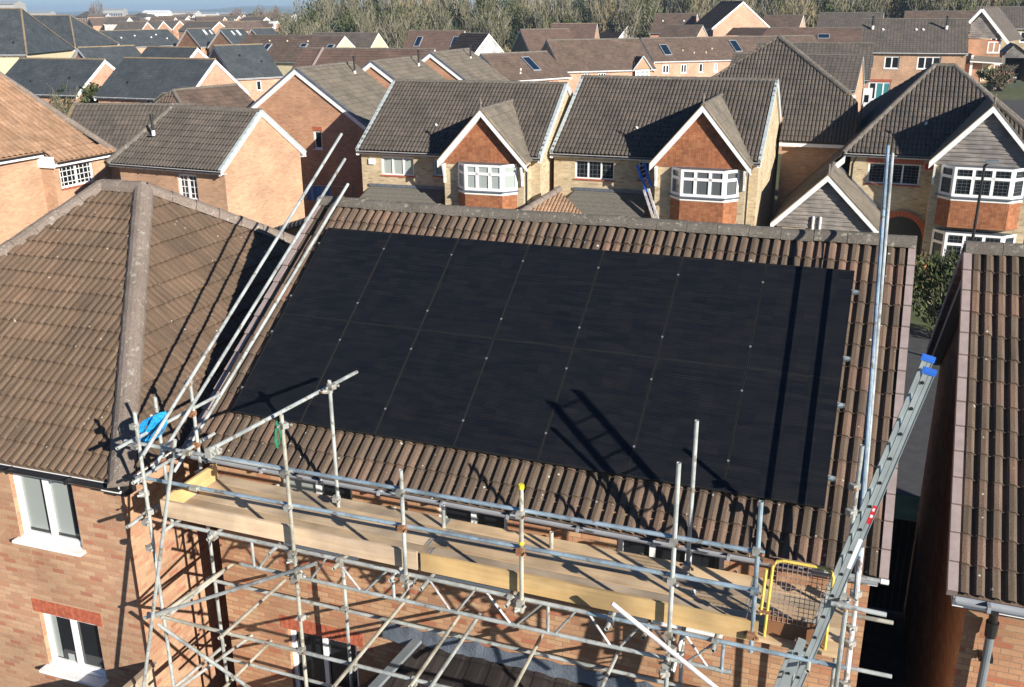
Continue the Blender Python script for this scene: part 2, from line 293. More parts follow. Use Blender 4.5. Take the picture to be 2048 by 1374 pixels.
# ------------------------------------------------------------------ mesh building
def V3(p): return np.array(p, float)
def nrm(v): v = V3(v); return v / np.linalg.norm(v)
class MB:
    def __init__(s): s.v = []; s.f = []; s.uv = []; s.mi = []; s.mats = []
    def mid(s, m):
        m = MT[m] if isinstance(m, str) else m
        if m not in s.mats: s.mats.append(m)
        return s.mats.index(m)
    def poly(s, pts, m, uv=None):
        i = len(s.v); s.v += [tuple(p) for p in pts]; s.f.append(tuple(range(i, i + len(pts)))); s.mi.append(s.mid(m))
        if uv is None:
            P = [V3(p) for p in pts]; n = np.zeros(3)
            for a in range(len(P)): n += np.cross(P[a], P[(a + 1) % len(P)])
            ln = np.linalg.norm(n); n = n / ln if ln > 1e-9 else V3((0, 0, 1))
            if abs(n[2]) < .75:
                t = nrm((-n[1], n[0], 0)); w = np.cross(n, t); uv = [(p @ t, p @ w if abs(n[2]) > .05 else p[2]) for p in P]
            else: uv = [(p[0], p[1]) for p in P]
        s.uv += [tuple(map(float, q)) for q in uv]
        return s
    def box(s, o, a, b, c, m, uvl=None):
        o, a, b, c = map(V3, (o, a, b, c))
        if np.cross(a, b) @ c < 0: a, b = b, a
        la, lb, lc = (np.linalg.norm(x) for x in (a, b, c))
        for (p, u, w, lu, lw) in ((o, b, a, lb, la), (o + c, a, b, la, lb), (o, a, c, la, lc), (o + b, c, a, lc, la), (o, c, b, lc, lb), (o + a, b, c, lb, lc)):
            # longest side runs along u
            k = (o[0] * 1.7 + o[1] * 2.3 + o[2] * 3.1)
            q = [(k, k), (k + lu, k), (k + lu, k + lw), (k, k + lw)] if lu >= lw else [(k, k), (k, k + lu), (k + lw, k + lu), (k + lw, k)]
            s.poly([p, p + u, p + u + w, p + w], m, q)
        return s
    def bar(s, p0, p1, w, h, m, up=(0, 0, 1)):
        p0, p1 = V3(p0), V3(p1); d = p1 - p0; u = nrm(d); sd = np.cross(u, V3(up)); sd = nrm(sd); t = np.cross(sd, u)
        return s.box(p0 - sd * w / 2 - t * h / 2, d, sd * w, t * h, m)
    def tube(s, p0, p1, r, m, n=10, cap=True, r1=None):
        p0, p1 = V3(p0), V3(p1); u = nrm(p1 - p0); a = nrm(np.cross(u, (0, 0, 1) if abs(u[2]) < .9 else (1, 0, 0))); b = np.cross(u, a); r1 = r if r1 is None else r1
        L = np.linalg.norm(p1 - p0)
        ring = [(cos(2 * pi * k / n), sin(2 * pi * k / n)) for k in range(n)]
        A = [p0 + (a * c + b * q) * r for c, q in ring]; B = [p1 + (a * c + b * q) * r1 for c, q in ring]
        for k in range(n):
            j = (k + 1) % n; s.poly([A[k], A[j], B[j], B[k]], m, [(k * .02, 0), (k * .02 + .02, 0), (k * .02 + .02, L), (k * .02, L)])
        if cap: s.poly(A[::-1], m); s.poly(B, m)
        return s
    def hollow(s, p0, p1, r, m, n=10):
        s.tube(p0, p1, r, m, n, cap=False); p0, p1 = V3(p0), V3(p1); u = nrm(p1 - p0)
        a = nrm(np.cross(u, (0, 0, 1) if abs(u[2]) < .9 else (1, 0, 0))); b = np.cross(u, a)
        for P, d in ((p0, 1), (p1, -1)):
            o = [P + (a * cos(2 * pi * k / n) + b * sin(2 * pi * k / n)) * r for k in range(n)]; i_ = [P + (a * cos(2 * pi * k / n) + b * sin(2 * pi * k / n)) * r * .8 for k in range(n)]
            q = [x + u * d * .03 for x in i_]
            for k in range(n): j = (k + 1) % n; s.poly([o[k], i_[k], i_[j], o[j]], m); s.poly([i_[k], q[k], q[j], i_[j]], m)
            s.poly(q, 'black')
        return s
    def path(s, pts, r, m, n=8):
        pts = [V3(p) for p in pts]; prev = None
        for i in range(len(pts) - 1): s.tube(pts[i], pts[i + 1], r, m, n, cap=True)
        return s
    def build(s, name, parent=None, smooth=False):
        me = bpy.data.meshes.new(name); off = V3(parent_loc(parent)) if parent else (V3(s.org) if hasattr(s, 'org') else V3((0, 0, 0)))
        vv = [tuple(V3(p) - off) for p in s.v]
        me.from_pydata(vv, [], s.f)
        ul = me.uv_layers.new(name='UVMap')
        ul.data.foreach_set('uv', np.array(s.uv, dtype=np.float32).ravel())
        for m in s.mats: me.materials.append(m)
        me.polygons.foreach_set('material_index', s.mi)
        if smooth: me.polygons.foreach_set('use_smooth', [True] * len(s.f))
        me.update(); o = bpy.data.objects.new(name, me); COL.objects.link(o)
        if parent: o.parent = parent
        else: o.location = tuple(off)
        return o
LOC = {}
def parent_loc(p):
    x = V3((0, 0, 0))
    while p is not None: x = x + V3(p.location); p = p.parent
    return x
def thing(name, label, cat, loc, group=None):
    o = bpy.data.objects.new(name, None); COL.objects.link(o); o.empty_display_size = .3; o.location = tuple(map(float, loc))
    o['label'] = label; o['category'] = cat
    if group: o['group'] = group
    return o
def tag(o, label, cat, group=None, kind=None):
    o['label'] = label; o['category'] = cat
    if group: o['group'] = group
    if kind: o['kind'] = kind
    return o
def solo(mb, name, label, cat, org, group=None, kind=None, smooth=False):
    mb.org = org; return tag(mb.build(name, smooth=smooth), label, cat, group, kind)

# ------------------------------------------------------------------ roofs as real courses of tiles
PROF = [(0, 0), (.07, .72), (.17, 1), (.50, 1), (.62, .8), (.74, .12), (.80, 0)]
def roof_face(mb, P0, U, V, poly, m, rib=.15, amp=.034, gauge=.345, step=.028, uoff=0.0, voff=0.0, lift=0.0):
    """P0 a point of the eave line, U along the eave, V up the slope (unit), poly convex in (u,v) counter-clockwise"""
    P0, U, V = V3(P0), nrm(U), nrm(V); N = np.cross(U, V)
    us = [p[0] for p in poly]; vs = [p[1] for p in poly]; u0, u1, v0, v1 = min(us), max(us), min(vs), max(vs)
    if rib:
        k0 = math.floor((u0 - uoff) / rib); k1 = math.ceil((u1 - uoff) / rib)
        uu = [(uoff + (k + t) * rib, h * amp) for k in range(k0, k1) for t, h in PROF] + [(uoff + k1 * rib, 0)]
    else: uu = [(u0 - .01, 0), (u1 + .01, 0)]
    r0 = math.floor((v0 - voff) / gauge); r1 = math.ceil((v1 - voff) / gauge)
    nu = len(uu); verts = []; faces = []
    for r in range(r0, r1):
        a, b = voff + r * gauge, voff + (r + 1) * gauge
        base = len(verts)
        verts += [(u, a, h + step + lift) for u, h in uu] + [(u, b, h + lift) for u, h in uu] + [(u, b, h + step + lift) for u, h in uu]
        for i in range(nu - 1):
            faces.append((base + i, base + i + 1, base + nu + i + 1, base + nu + i))
            faces.append((base + nu + i, base + nu + i + 1, base + 2 * nu + i + 1, base + 2 * nu + i))
    if rib:
        rj = np.random.default_rng(int(abs(P0[0] * 131 + P0[1] * 37)) + 5); nr_ = r1 - r0; nc_ = int(nu / len(PROF) / 2) + 3; J = rj.uniform(0, 1, (nr_, nc_)) ** 2 * .009; JV = rj.uniform(-.006, .006, (nr_ + 1, nc_)); ph = rj.uniform(0, 6)
        for i_, (u_, v_, h_) in enumerate(verts):
            r_ = i_ // (3 * nu); q_ = i_ % (3 * nu); c_ = int(((u_ - uoff) / rib - k0 + 1e-4) // 2); c_ = max(0, min(nc_ - 1, c_)); sag = .010 * sin(u_ * .9 + ph) * sin(v_ * 1.1 + ph * 2) + .004 * sin(u_ * 3.1 + v_ * 2.3)
            low = q_ < nu; verts[i_] = (u_, v_ + (JV[r_][c_] if low else JV[min(r_ + 1, nr_)][c_]), h_ + sag + (J[r_][c_] if low else (J[min(r_ + 1, nr_ - 1)][c_] if q_ >= 2 * nu else 0)))
    bm = bmesh.new(); bv = [bm.verts.new(p) for p in verts]
    for f in faces: bm.faces.new([bv[i] for i in f])
    # under-sheet
    q = [bm.verts.new((p[0], p[1], -.03 + lift)) for p in poly]; bm.faces.new(q)
    np_ = len(poly)
    for i in range(np_):
        a, b = poly[i], poly[(i + 1) % np_]; nx, ny = b[1] - a[1], -(b[0] - a[0])
        g = bm.verts[:] + bm.edges[:] + bm.faces[:]
        bmesh.ops.bisect_plane(bm, geom=g, dist=1e-6, plane_co=(a[0], a[1], 0), plane_no=(nx, ny, 0), clear_outer=True)
    bm.verts.index_update(); i0 = len(mb.v); mi = mb.mid(m)
    for v in bm.verts: mb.v.append(tuple(P0 + U * v.co.x + V * v.co.y + N * v.co.z))
    for f in bm.faces:
        mb.f.append(tuple(i0 + v.index for v in f.verts)); mb.mi.append(mi)
        cv = sum(v.co.y for v in f.verts) / len(f.verts)
        for v in f.verts: mb.uv.append((v.co.x - uoff, min(max(v.co.y - voff, math.floor((cv - voff) / gauge) * gauge + .002), (math.floor((cv - voff) / gauge) + 1) * gauge - .002)))
    bm.free()
def ridge(mb, A, B, m='ridge', r=.125, seg=.45, n=8, jit=.006):
    """half-round ridge or hip tiles bedded end to end from A to B"""
    A, B = V3(A) - V3((0, 0, r * .4)), V3(B) - V3((0, 0, r * .4)); d = B - A; L = np.linalg.norm(d); u = d / L; sd = nrm(np.cross(u, (0, 0, 1))); up = np.cross(sd, u)
    k = max(1, int(round(L / seg)))
    for i in range(k):
        j = random.uniform(-jit, jit); a = A + d * (i / k) + up * j; b = A + d * ((i + .985) / k) + up * (j + .004)
        ra, rb = r * 1.0, r * 1.05
        ra_ = [a + (sd * cos(pi * t / n) * ra + up * sin(pi * t / n) * ra) for t in range(n + 1)]; rb_ = [b + (sd * cos(pi * t / n) * rb + up * sin(pi * t / n) * rb) for t in range(n + 1)]
        for t in range(n):
            mb.poly([ra_[t], rb_[t], rb_[t + 1], ra_[t + 1]], m, [(i * .45, t * .05), (i * .45 + .43, t * .05), (i * .45 + .43, t * .05 + .05), (i * .45, t * .05 + .05)])
        mb.poly(ra_, m); mb.poly(rb_[::-1], m)
# ------------------------------------------------------------------ walls with real openings, windows
def wall(mb, O, U, w, z0, z1, N, m, holes=(), reveal=.1, zt=None):
    """O = point at the wall's left foot (x,y), holes = (u,z,w,h)"""
    O, U, N = V3((O[0], O[1], 0)), nrm((U[0], U[1], 0)), nrm((N[0], N[1], 0))
    us = sorted(set([0, w] + [h[0] for h in holes] + [h[0] + h[2] for h in holes])); zs = sorted(set([z0, z1] + [h[1] for h in holes] + [h[1] + h[3] for h in holes]))
    us = [u for u in us if -1e-6 <= u <= w + 1e-6]; zs = [z for z in zs if z0 - 1e-6 <= z <= z1 + 1e-6]
    ou = float(O @ U)
    P = lambda u, z, d=0: O + U * u - N * d + V3((0, 0, z))
    for i in range(len(us) - 1):
        for j in range(len(zs) - 1):
            uc, zc = (us[i] + us[i + 1]) / 2, (zs[j] + zs[j + 1]) / 2
            if any(h[0] < uc < h[0] + h[2] and h[1] < zc < h[1] + h[3] for h in holes): continue
            a, b, c, d = us[i], us[i + 1], zs[j], zs[j + 1]
            mb.poly([P(a, c), P(b, c), P(b, d), P(a, d)], m, [(ou + a, c), (ou + b, c), (ou + b, d), (ou + a, d)])
    for (u, z, hw, hh) in holes:
        for (a, b) in (((u, z), (u + hw, z)), ((u + hw, z), (u + hw, z + hh)), ((u + hw, z + hh), (u, z + hh)), ((u, z + hh), (u, z))):
            L = math.hypot(b[0] - a[0], b[1] - a[1])
            mb.poly([P(*a), P(*b), P(b[0], b[1], reveal + .05), P(a[0], a[1], reveal + .05)], m, [(0, 0), (L, 0), (L, .1), (0, .1)] if abs(a[1] - b[1]) < 1e-6 else [(0, 0), (0, L), (.1, L), (.1, 0)])
def window(parent, O, U, N, u, z, w, h, cols=2, top=0, grid=None, gm='glass', fm='white', rec=.07, fr=.06, sill='white', sd=.06, lintel=None, blinds=None, name='window', barw=.022, curtain=None):
    """O foot of the wall; opening bottom-left at (u,z)"""
    U, N = nrm((U[0], U[1], 0)), nrm((N[0], N[1], 0)); K = V3((0, 0, 1))
    B = V3((O[0], O[1], 0)) + U * u + K * z - N * rec
    f = MB(); t = .05
    def bx(a, b, c, d, dep=t, off=0): f.box(B + U * a + K * b - N * (dep - .0) + N * off, U * (c - a), K * (d - b), N * dep, fm)
    bx(0, 0, w, fr); bx(0, h - fr, w, h); bx(0, fr, fr, h - fr); bx(w - fr, fr, w, h - fr)
    for i in range(1, cols):
        x = w * i / cols; bx(x - fr * .55, fr, x + fr * .55, h - fr, t - .003)
    if top: bx(fr, h * (1 - top) - fr * .5, w - fr, h * (1 - top) + fr * .5, t - .006)
    if grid:
        gx, gy = grid; fm = 'pipe_grey' if barw < .015 else fm
        for i in range(1, gx):
            x = w * i / gx
            bx(x - barw / 2, fr, x + barw / 2, h - fr, .012, -.024)
        for j in range(1, gy):
            y = h * j / gy
            bx(fr, y - barw / 2, w - fr, y + barw / 2, .010, -.024)
    win = f.build(name, parent)
    g = MB(); o = B - N * .042
    if blinds:   # one tone per light
        for i in range(cols):
            a, b = w * i / cols, w * (i + 1) / cols
            g.poly([o + U * a + K * .01, o + U * b + K * .01, o + U * b + K * (h - .01), o + U * a + K * (h - .01)], blinds[i % len(blinds)])
    else: g.poly([o + U * .01 + K * .01, o + U * (w - .01) + K * .01, o + U * (w - .01) + K * (h - .01), o + U * .01 + K * (h - .01)], gm)
    pn = g.build('pane', win)
    if curtain:
        c = MB()
        for (a, b, y0, y1, cm) in curtain: c.poly([o + U * a + K * y0 + N * .004, o + U * b + K * y0 + N * .004, o + U * b + K * y1 + N * .004, o + U * a + K * y1 + N * .004], cm)
        c.build('curtain', win)
    if sill:
        s = MB(); s.box(B + N * rec - U * .05 - K * .045, U * (w + .1), K * .04, N * sd, sill); s.box(B + N * (rec - .12) - U * .0 - K * .005, U * w, K * .012, N * .12, sill); s.build('sill', win)
    if lintel:
        lw, lh, lm = lintel; s = MB(); q = B + N * (rec + .004) - U * lw + K * h
        n = max(1, int((w + 2 * lw) / .075)); bw = (w + 2 * lw) / n
        for i in range(n): s.box(q + U * (i * bw + .004) - N * .03, U * (bw - .008), K * lh, N * (.03 + random.uniform(0, .004)), lm)
        s.build('lintel', win)
    return win
class House:
    """local frame: a along the ridge, b across (front is -b)"""
    def __init__(h, name, label, cat, cx, cy, yaw, L, W, ze, zr, hl=0, hr=0, z0=0, group=None):
        h.cx, h.cy, h.L, h.W, h.ze, h.zr, h.hl, h.hr, h.z0 = cx, cy, L, W, ze, zr, hl, hr, z0
        h.c, h.s = cos(rad(yaw)), sin(rad(yaw)); h.root = thing(name, label, cat, (cx, cy, z0), group)
        h.tp = (zr - ze) / W; h.A = V3((h.c, h.s, 0)); h.B = V3((-h.s, h.c, 0))
    def P(h, a, b, z): return V3((h.cx + h.c * a - h.s * b, h.cy + h.s * a + h.c * b, z))
    def walls(h, m, ex=.3, vx=.1, holes={}, m_gable=None, zbot=None, ends='LR'):
        zb = h.z0 - 1.0 if zbot is None else zbot
        a0, a1 = -h.L + (ex if h.hl else vx), h.L - (ex if h.hr else vx); b1 = h.W - ex; mb = MB()
        h.a0, h.a1, h.b1 = a0, a1, b1
        zt = h.ze + ex * h.tp - .06
        wall(mb, h.P(a0, -b1, 0), h.A, a1 - a0, zb, zt, -h.B, m, holes.get('F', ()))
        wall(mb, h.P(a1, b1, 0), -h.A, a1 - a0, zb, zt, h.B, m, holes.get('K', ()))
        wall(mb, h.P(a1, -b1, 0), h.B, 2 * b1, zb, zt, h.A, m, holes.get('R', ()))
        wall(mb, h.P(a0, b1, 0), -h.B, 2 * b1, zb, zt, -h.A, m, holes.get('L', ()))
        for side, on_ in ((a0, not h.hl), (a1, not h.hr)):
            if on_:
                q = [h.P(side, -b1, zt), h.P(side, b1, zt), h.P(side, 0, zt + b1 * h.tp)]
                mb.poly(q, m_gable or m, [(-b1, zt), (b1, zt), (0, zt + b1 * h.tp)])
        mb.build('wall', h.root); return h
    def win(h, side, u, z, w, hh, **k):
        O, U, N = {'F': (h.P(h.a0, -h.b1, 0), h.A, -h.B), 'R': (h.P(h.a1, -h.b1, 0), h.B, h.A), 'L': (h.P(h.a0, h.b1, 0), -h.B, -h.A), 'K': (h.P(h.a1, h.b1, 0), -h.A, h.B)}[side]
        return window(h.root, O, U, N, u, z, w, hh, **k)
    def roof(h, m, rib=.17, amp=.036, gauge=.345, step=.03, faces='FKLR', rm='ridge', ridge_ends=None, rr=.12, hips=True):
        mb = MB(); t = h.tp; sl = math.sqrt(1 + t * t); vl = h.W * sl
        if 'F' in faces: roof_face(mb, h.P(-h.L, -h.W, h.ze), h.A, h.B + V3((0, 0, t)), [(0, 0), (2 * h.L, 0), (2 * h.L - h.hr, vl), (h.hl, vl)], m, rib, amp, gauge, step)
        if 'K' in faces: roof_face(mb, h.P(h.L, h.W, h.ze), -h.A, -h.B + V3((0, 0, t)), [(0, 0), (2 * h.L, 0), (2 * h.L - h.hl, vl), (h.hr, vl)], m, rib, amp, gauge, step)
        for k, hp, sg in (('R', h.hr, 1), ('L', h.hl, -1)):
            if hp and k in faces:
                tt = (h.zr - h.ze) / hp; s2 = hp * math.sqrt(1 + tt * tt)
                roof_face(mb, h.P(sg * h.L, -sg * h.W, h.ze), sg * h.B, -sg * h.A + V3((0, 0, tt)), [(0, 0), (2 * h.W, 0), (h.W, s2)], m, rib, amp, gauge, step)
        mb.build('roof', h.root)
        r = MB(); up = .0
        ridge(r, h.P(-h.L + h.hl, 0, h.zr + up), h.P(h.L - h.hr, 0, h.zr + up), rm, rr)
        if hips:
            for sg, hp in ((-1, h.hl), (1, h.hr)):
                if hp > .3:
                    for sb in (-1, 1): ridge(r, h.P(sg * h.L, sb * h.W, h.ze + .03), h.P(sg * (h.L - hp), 0, h.zr), rm, rr)
        r.build('ridge_tiles', h.root); return h
    def eaves(h, gm='gutter_black', fm='white', sides='FK', gz=0):
        """soffit board, fascia and half-round gutter"""
        for s_ in sides:
            if s_ == 'F': p, q, o = h.P(-h.L, -h.W, h.ze), h.P(h.L, -h.W, h.ze), -h.B
            elif s_ == 'K': p, q, o = h.P(h.L, h.W, h.ze), h.P(-h.L, h.W, h.ze), h.B
            elif s_ == 'R': p, q, o = h.P(h.L, -h.W, h.ze), h.P(h.L, h.W, h.ze), h.A
            else: p, q, o = h.P(-h.L, h.W, h.ze), h.P(-h.L, -h.W, h.ze), -h.A
            f = MB(); g = MB()
            f.box(p - o * .05 - V3((0, 0, .14)), q - p, V3((0, 0, .11)), o * .025, fm)
            f.box(p - o * .34 - V3((0, 0, .155)), q - p, V3((0, 0, .015)), o * .31, fm)
            u = nrm(q - p); c0 = p + o * .035 - V3((0, 0, .045)); n = 6; L = np.linalg.norm(q - p)
            ring = [(-cos(pi * k / n) * .055, -sin(pi * k / n) * .055) for k in range(n + 1)]
            for k in range(n):
                a, b = ring[k], ring[k + 1]
                g.poly([c0 + o * a[0] + V3((0, 0, a[1])), c0 + q - p + o * a[0] + V3((0, 0, a[1])), c0 + q - p + o * b[0] + V3((0, 0, b[1])), c0 + o * b[0] + V3((0, 0, b[1]))], gm)
            for i in range(int(L) + 1): g.box(c0 + u * min(i, L - .03) + o * -.06 - V3((0, 0, .062)), u * .03, o * .124, V3((0, 0, .068)), gm)
            f.build('fascia', h.root); g.build('gutter', h.root)
        return h
    def barge(h, ends='LR', m='white_paint', w=.2, edge=None):
        for e in ends:
            sg = 1 if e == 'R' else -1; mb = MB(); a = h.P(sg * h.L, 0, 0) - h.P(0, 0, 0)
            for sb in (-1, 1):
                p0 = h.P(sg * (h.L - .035), sb * h.W, h.ze - .02); p1 = h.P(sg * (h.L - .035), 0, h.zr - .02)
                mb.box(p0 - V3((0, 0, w + .01)), p1 - p0, V3((0, 0, w)), h.A * sg * .03, m)
                mb.box(p0 - V3((0, 0, w + .02)) - h.A * sg * .1, p1 - p0, V3((0, 0, .02)), h.A * sg * .1, m)
            mb.build('bargeboard', h.root)
        return h
    def verge(h, ends='LR', m='verge', w=.1, gauge=.345, front=True, back=True):
        """stepped verge: one block at the end of every course"""
        t = h.tp; sl = math.sqrt(1 + t * t); vl = h.W * sl
        for e in ends:
            sg = 1 if e == 'R' else -1; mb = MB()
            for sb in ((-1,) if not back else (-1, 1)):
                d = nrm(-sb * h.B + V3((0, 0, t))); n = nrm(sb * h.B * t + V3((0, 0, 1)))
                k = 0
                while k * gauge < vl - .05:
                    a = k * gauge; b = min(vl, a + gauge - .012)
                    mb.box(h.P(sg * (h.L - w + .01), sb * h.W, h.ze) + d * a + n * (.034 - .07), d * (b - a), h.A * sg * w, n * .105 + d * 0, m); k += 1
            mb.build('verge', h.root)
        return h
def generic(name, label, cx, cy, yaw, L, W, ze, zr, hl=0, hr=0, z0=0, wm='brick_red', rm='tile_greyf', ridgem='ridge', gm='grey_paint', rib=None, ends=None, holes={}, wins=(), cat='house', group=None, bw=.2, step=.022, gauge=.345, barge='white_paint', rr=.11, fm='white', m_gable=None):
    hl = 0 if hl < .1 else hl; hr = 0 if hr < .1 else hr
    h = House(name, label, cat, cx, cy, yaw, L, W, ze, zr, hl, hr, z0, group)
    hol = {}
    for (s_, u, z, w, hh, k) in wins: hol.setdefault(s_, []).append((u, z, w, hh))
    h.walls(wm, holes=hol, m_gable=m_gable); h.roof(rm, rib, .036, gauge, step, rm=ridgem, rr=rr); h.eaves(gm, fm)
    e = ends if ends is not None else ('' if hl else 'L') + ('' if hr else 'R')
    if e: h.barge(e, barge, bw)
    for (s_, u, z, w, hh, k) in wins: h.win(s_, u, z, w, hh, **k)
    return h
def flue(pos, parent, n=V3((0, 0, 1)), hgt=.9, r=.055, m='black'):
    mb = MB(); p = V3(pos); mb.tube(p - V3((0, 0, .15)), p + V3((0, 0, .22)), r * 1.35, 'white_paint', 10); mb.tube(p + V3((0, 0, .2)), p + V3((0, 0, hgt)), r, m, 10); mb.tube(p + V3((0, 0, hgt)), p + V3((0, 0, hgt + .12)), r * 1.5, m, 10)
    mb.poly([p + V3((-.2, -.2, .02)) - n * 0, p + V3((.2, -.2, .02)), p + V3((.2, .2, .02 + .0)), p + V3((-.2, .2, .02))], 'lead')
    return mb.build('flue', parent)
def roofpt(h, a, v, lift=.0, side=-1):
    """point on the front slope: v metres of run from the eave"""
    return h.P(a, side * (h.W - v), h.ze + v * h.tp + lift)
def skylight(h, a, v, w=.78, l=1.2, m='skylight', fm='grey_paint', side=-1):
    d = nrm(-side * h.B + V3((0, 0, h.tp))); n = nrm(side * h.B * h.tp + V3((0, 0, 1))); p = roofpt(h, a, v, 0, side)
    A_ = h.A * (1 if side < 0 else -1); mb = MB(); f = .07
    for (u0, v0, u1, v1) in ((0, 0, w, f), (0, l - f, w, l), (0, f, f, l - f), (w - f, f, w, l - f)): mb.box(p + A_ * u0 + d * v0, A_ * (u1 - u0), d * (v1 - v0), n * .13, fm)
    o = mb.build('skylight', h.root); g = MB(); q = p + n * .1; g.poly([q + A_ * f + d * f, q + A_ * (w - f) + d * f, q + A_ * (w - f) + d * (l - f), q + A_ * f + d * (l - f)], m); g.build('pane', o)
def vent(h, a, v, m='white', side=-1, r=.09):
    n = nrm(side * h.B * h.tp + V3((0, 0, 1))); p = roofpt(h, a, v, 0, side); mb = MB(); mb.tube(p, p + n * .12, r, m, 8, r1=r * .7); mb.build('roof_vent', h.root)
def downpipe(parent, p, z1, z0, m='gutter_black', r=.036, off=None):
    p = V3(p); mb = MB(); mb.tube((p[0], p[1], z0), (p[0], p[1], z1), r, m, 8)
    z = z0 + .5
    while z < z1: mb.tube((p[0], p[1], z), (p[0], p[1], z + .06), r * 1.3, m, 8); z += 1.8
    if off is not None: mb.tube((p[0], p[1], z1), V3((p[0], p[1], z1)) + V3(off), r, m, 8)
    return mb.build('downpipe', parent)
# ================================================================== ground
TH = 0.6118; ct, st = cos(TH), sin(TH); G0 = V3((0, 0, 5.6)); VS = V3((0, ct, st)); VN = V3((0, -st, ct))
def sm(x): x = max(0, min(1, x)); return x * x * (3 - 2 * x)
def gh(x, y):
    return 2.2 * sm((y - 62) / 60) * sm((x + 20) / 45) + 3.0 * sm((y - 140) / 80) * sm((x + 90) / 60)
mb = MB(); gx = [-12000, -5000, -2500, -1200, -600] + list(range(-340, 340, 20)) + [600, 1200, 2500, 5000, 12000]; gy = [-300, -120, -60, -30] + list(range(-10, 360, 15)) + [450, 700, 1200, 2500, 5000, 12000]
for i in range(len(gx) - 1):
    for j in range(len(gy) - 1):
        a, b, c, d = gx[i], gx[i + 1], gy[j], gy[j + 1]
        mb.poly([(a, c, gh(a, c)), (b, c, gh(b, c)), (b, d, gh(b, d)), (a, d, gh(a, d))], 'grass', [(a, c), (b, c), (b, d), (a, d)])
o = mb.build('ground'); o['kind'] = 'structure'
def sheet(name, pts, m, z=.004):
    mb = MB(); mb.poly([(p[0], p[1], z) for p in pts], m, [(p[0], p[1]) for p in pts]); o = mb.build(name); o['kind'] = 'structure'; return o
sheet('paving', [(-14, -16), (16, -16), (16, 9.8), (-14, 9.8)], 'paving')
sheet('street', [(-45, 12), (60, 12), (60, 25.5), (-45, 25.5)], 'asphalt', .006)
def rgrid(name, x0, x1, y0, y1, m, dz=.03):
    mb = MB(); xs = np.linspace(x0, x1, 9); ys = np.linspace(y0, y1, 25)
    for i in range(8):
        for j in range(24):
            q = [(xs[i], ys[j]), (xs[i + 1], ys[j]), (xs[i + 1], ys[j + 1]), (xs[i], ys[j + 1])]
            mb.poly([(a, b, gh(a, b) + dz) for a, b in q], m, q)
    o = mb.build(name); o['kind'] = 'structure'
rgrid('road', 16.6, 26, 44, 104, 'asphalt', .05)
rgrid('footpath', 15.0, 16.6, 44, 104, 'paving', .12)
# far hills
for k, (amp, dist, ph) in enumerate(((30, 3300, 0.3), (42, 4600, 2.1))):
    mb = MB(); n = 120; pts = []
    for i in range(n + 1):
        x = -6500 + 8500 * i / n
        hgt = amp * (.5 + .3 * sin(i * .11 + ph) + .14 * sin(i * .37 + ph * 2) + .05 * sin(i * .9 + 1) + .03 * sin(i * 2.3))
        pts.append((x, hgt))
    for i in range(n):
        (x0, h0), (x1, h1) = pts[i], pts[i + 1]
        mb.poly([(x0, dist, -1), (x1, dist, -1), (x1, dist + 300, h1), (x0, dist + 300, h0)], 'grass'); mb.poly([(x0, dist + 300, h0), (x1, dist + 300, h1), (x1, dist + 900, -1), (x0, dist + 900, -1)], 'grass')
    o = mb.build('hills'); o['kind'] = 'structure'

# ================================================================== house with the solar roof
MW, MY0, MY1 = (-.22, 8.63), -.30, 7.35
mh = thing('brick_house', 'brown-tiled brick house under scaffolding with black solar panels on its roof', 'house', (4.1, 3.5, 0))
wb = MB()
mw = [(.30 + .85, 3.88, 1.15, 1.03), (3.55, 3.88, .98, 1.03), (5.95, 3.88, 1.3, 1.03), (1.05, .85, 1.15, 1.52)]
wall(wb, (MW[0], MY0), (1, 0, 0), MW[1] - MW[0], -.5, 5.25, (0, -1, 0), 'brick_main', mw)
wall(wb, (MW[1], MY0), (0, 1, 0), MY1 - MY0, -.5, 5.2, (1, 0, 0), 'brick_main')
wall(wb, (MW[1], MY1), (-1, 0, 0), MW[1] - MW[0], -.5, 5.2, (0, 1, 0), 'brick_main')
wall(wb, (MW[0], MY1), (0, -1, 0), MY1 - MY0, -.5, 5.2, (-1, 0, 0), 'brick_main')
yr = 3.525
for xx in MW: wb.poly([(xx, MY0, 5.2), (xx, MY1, 5.2), (xx, yr, 7.78)], 'brick_main', [(MY0, 5.2), (MY1, 5.2), (yr, 7.78)])
wb.build('wall', mh)
for i, (u, z, w, h_) in enumerate(mw):
    window(mh, (MW[0], MY0), (1, 0, 0), (0, -1, 0), u, z, w, h_, cols=2 if i != 2 else 3, fr=.065, blinds=['glass_blind', 'glass'] if i == 0 else None, lintel=(.12, .22, 'soldier') if i == 3 else None, sill='white')
RV0, RV1 = -.69, 4.30; RU0, RU1 = -.42, 8.70
RB = G0 - VN * .135
rf = MB(); roof_face(rf, RB, (1, 0, 0), VS, [(RU0, RV0), (RU1, RV0), (RU1, RV1), (RU0, RV1)], 'tile_main', .15, .044, .345, .022, uoff=.02, voff=RV0)
yb = 2 * yr; RB2 = V3((0, yb, 0)) + RB * V3((1, 0, 1)) - V3((0, RB[1], 0)); VS2 = V3((0, -ct, st))
roof_face(rf, RB2, (-1, 0, 0), VS2, [(-RU1, RV0), (-RU0, RV0), (-RU0, RV1), (-RU1, RV1)], 'tile_main', .15, .036, .345, .03, voff=RV0)
rf.build('roof', mh)
zr_ = (RB + VS * RV1)[2]
rd = MB(); ridge(rd, (RU0 - .08, yr, zr_ - .02), (RU1 + .1, yr, zr_ - .02), 'ridge', .132, n=10, jit=.012); rd.build('ridge_tiles', mh, False)
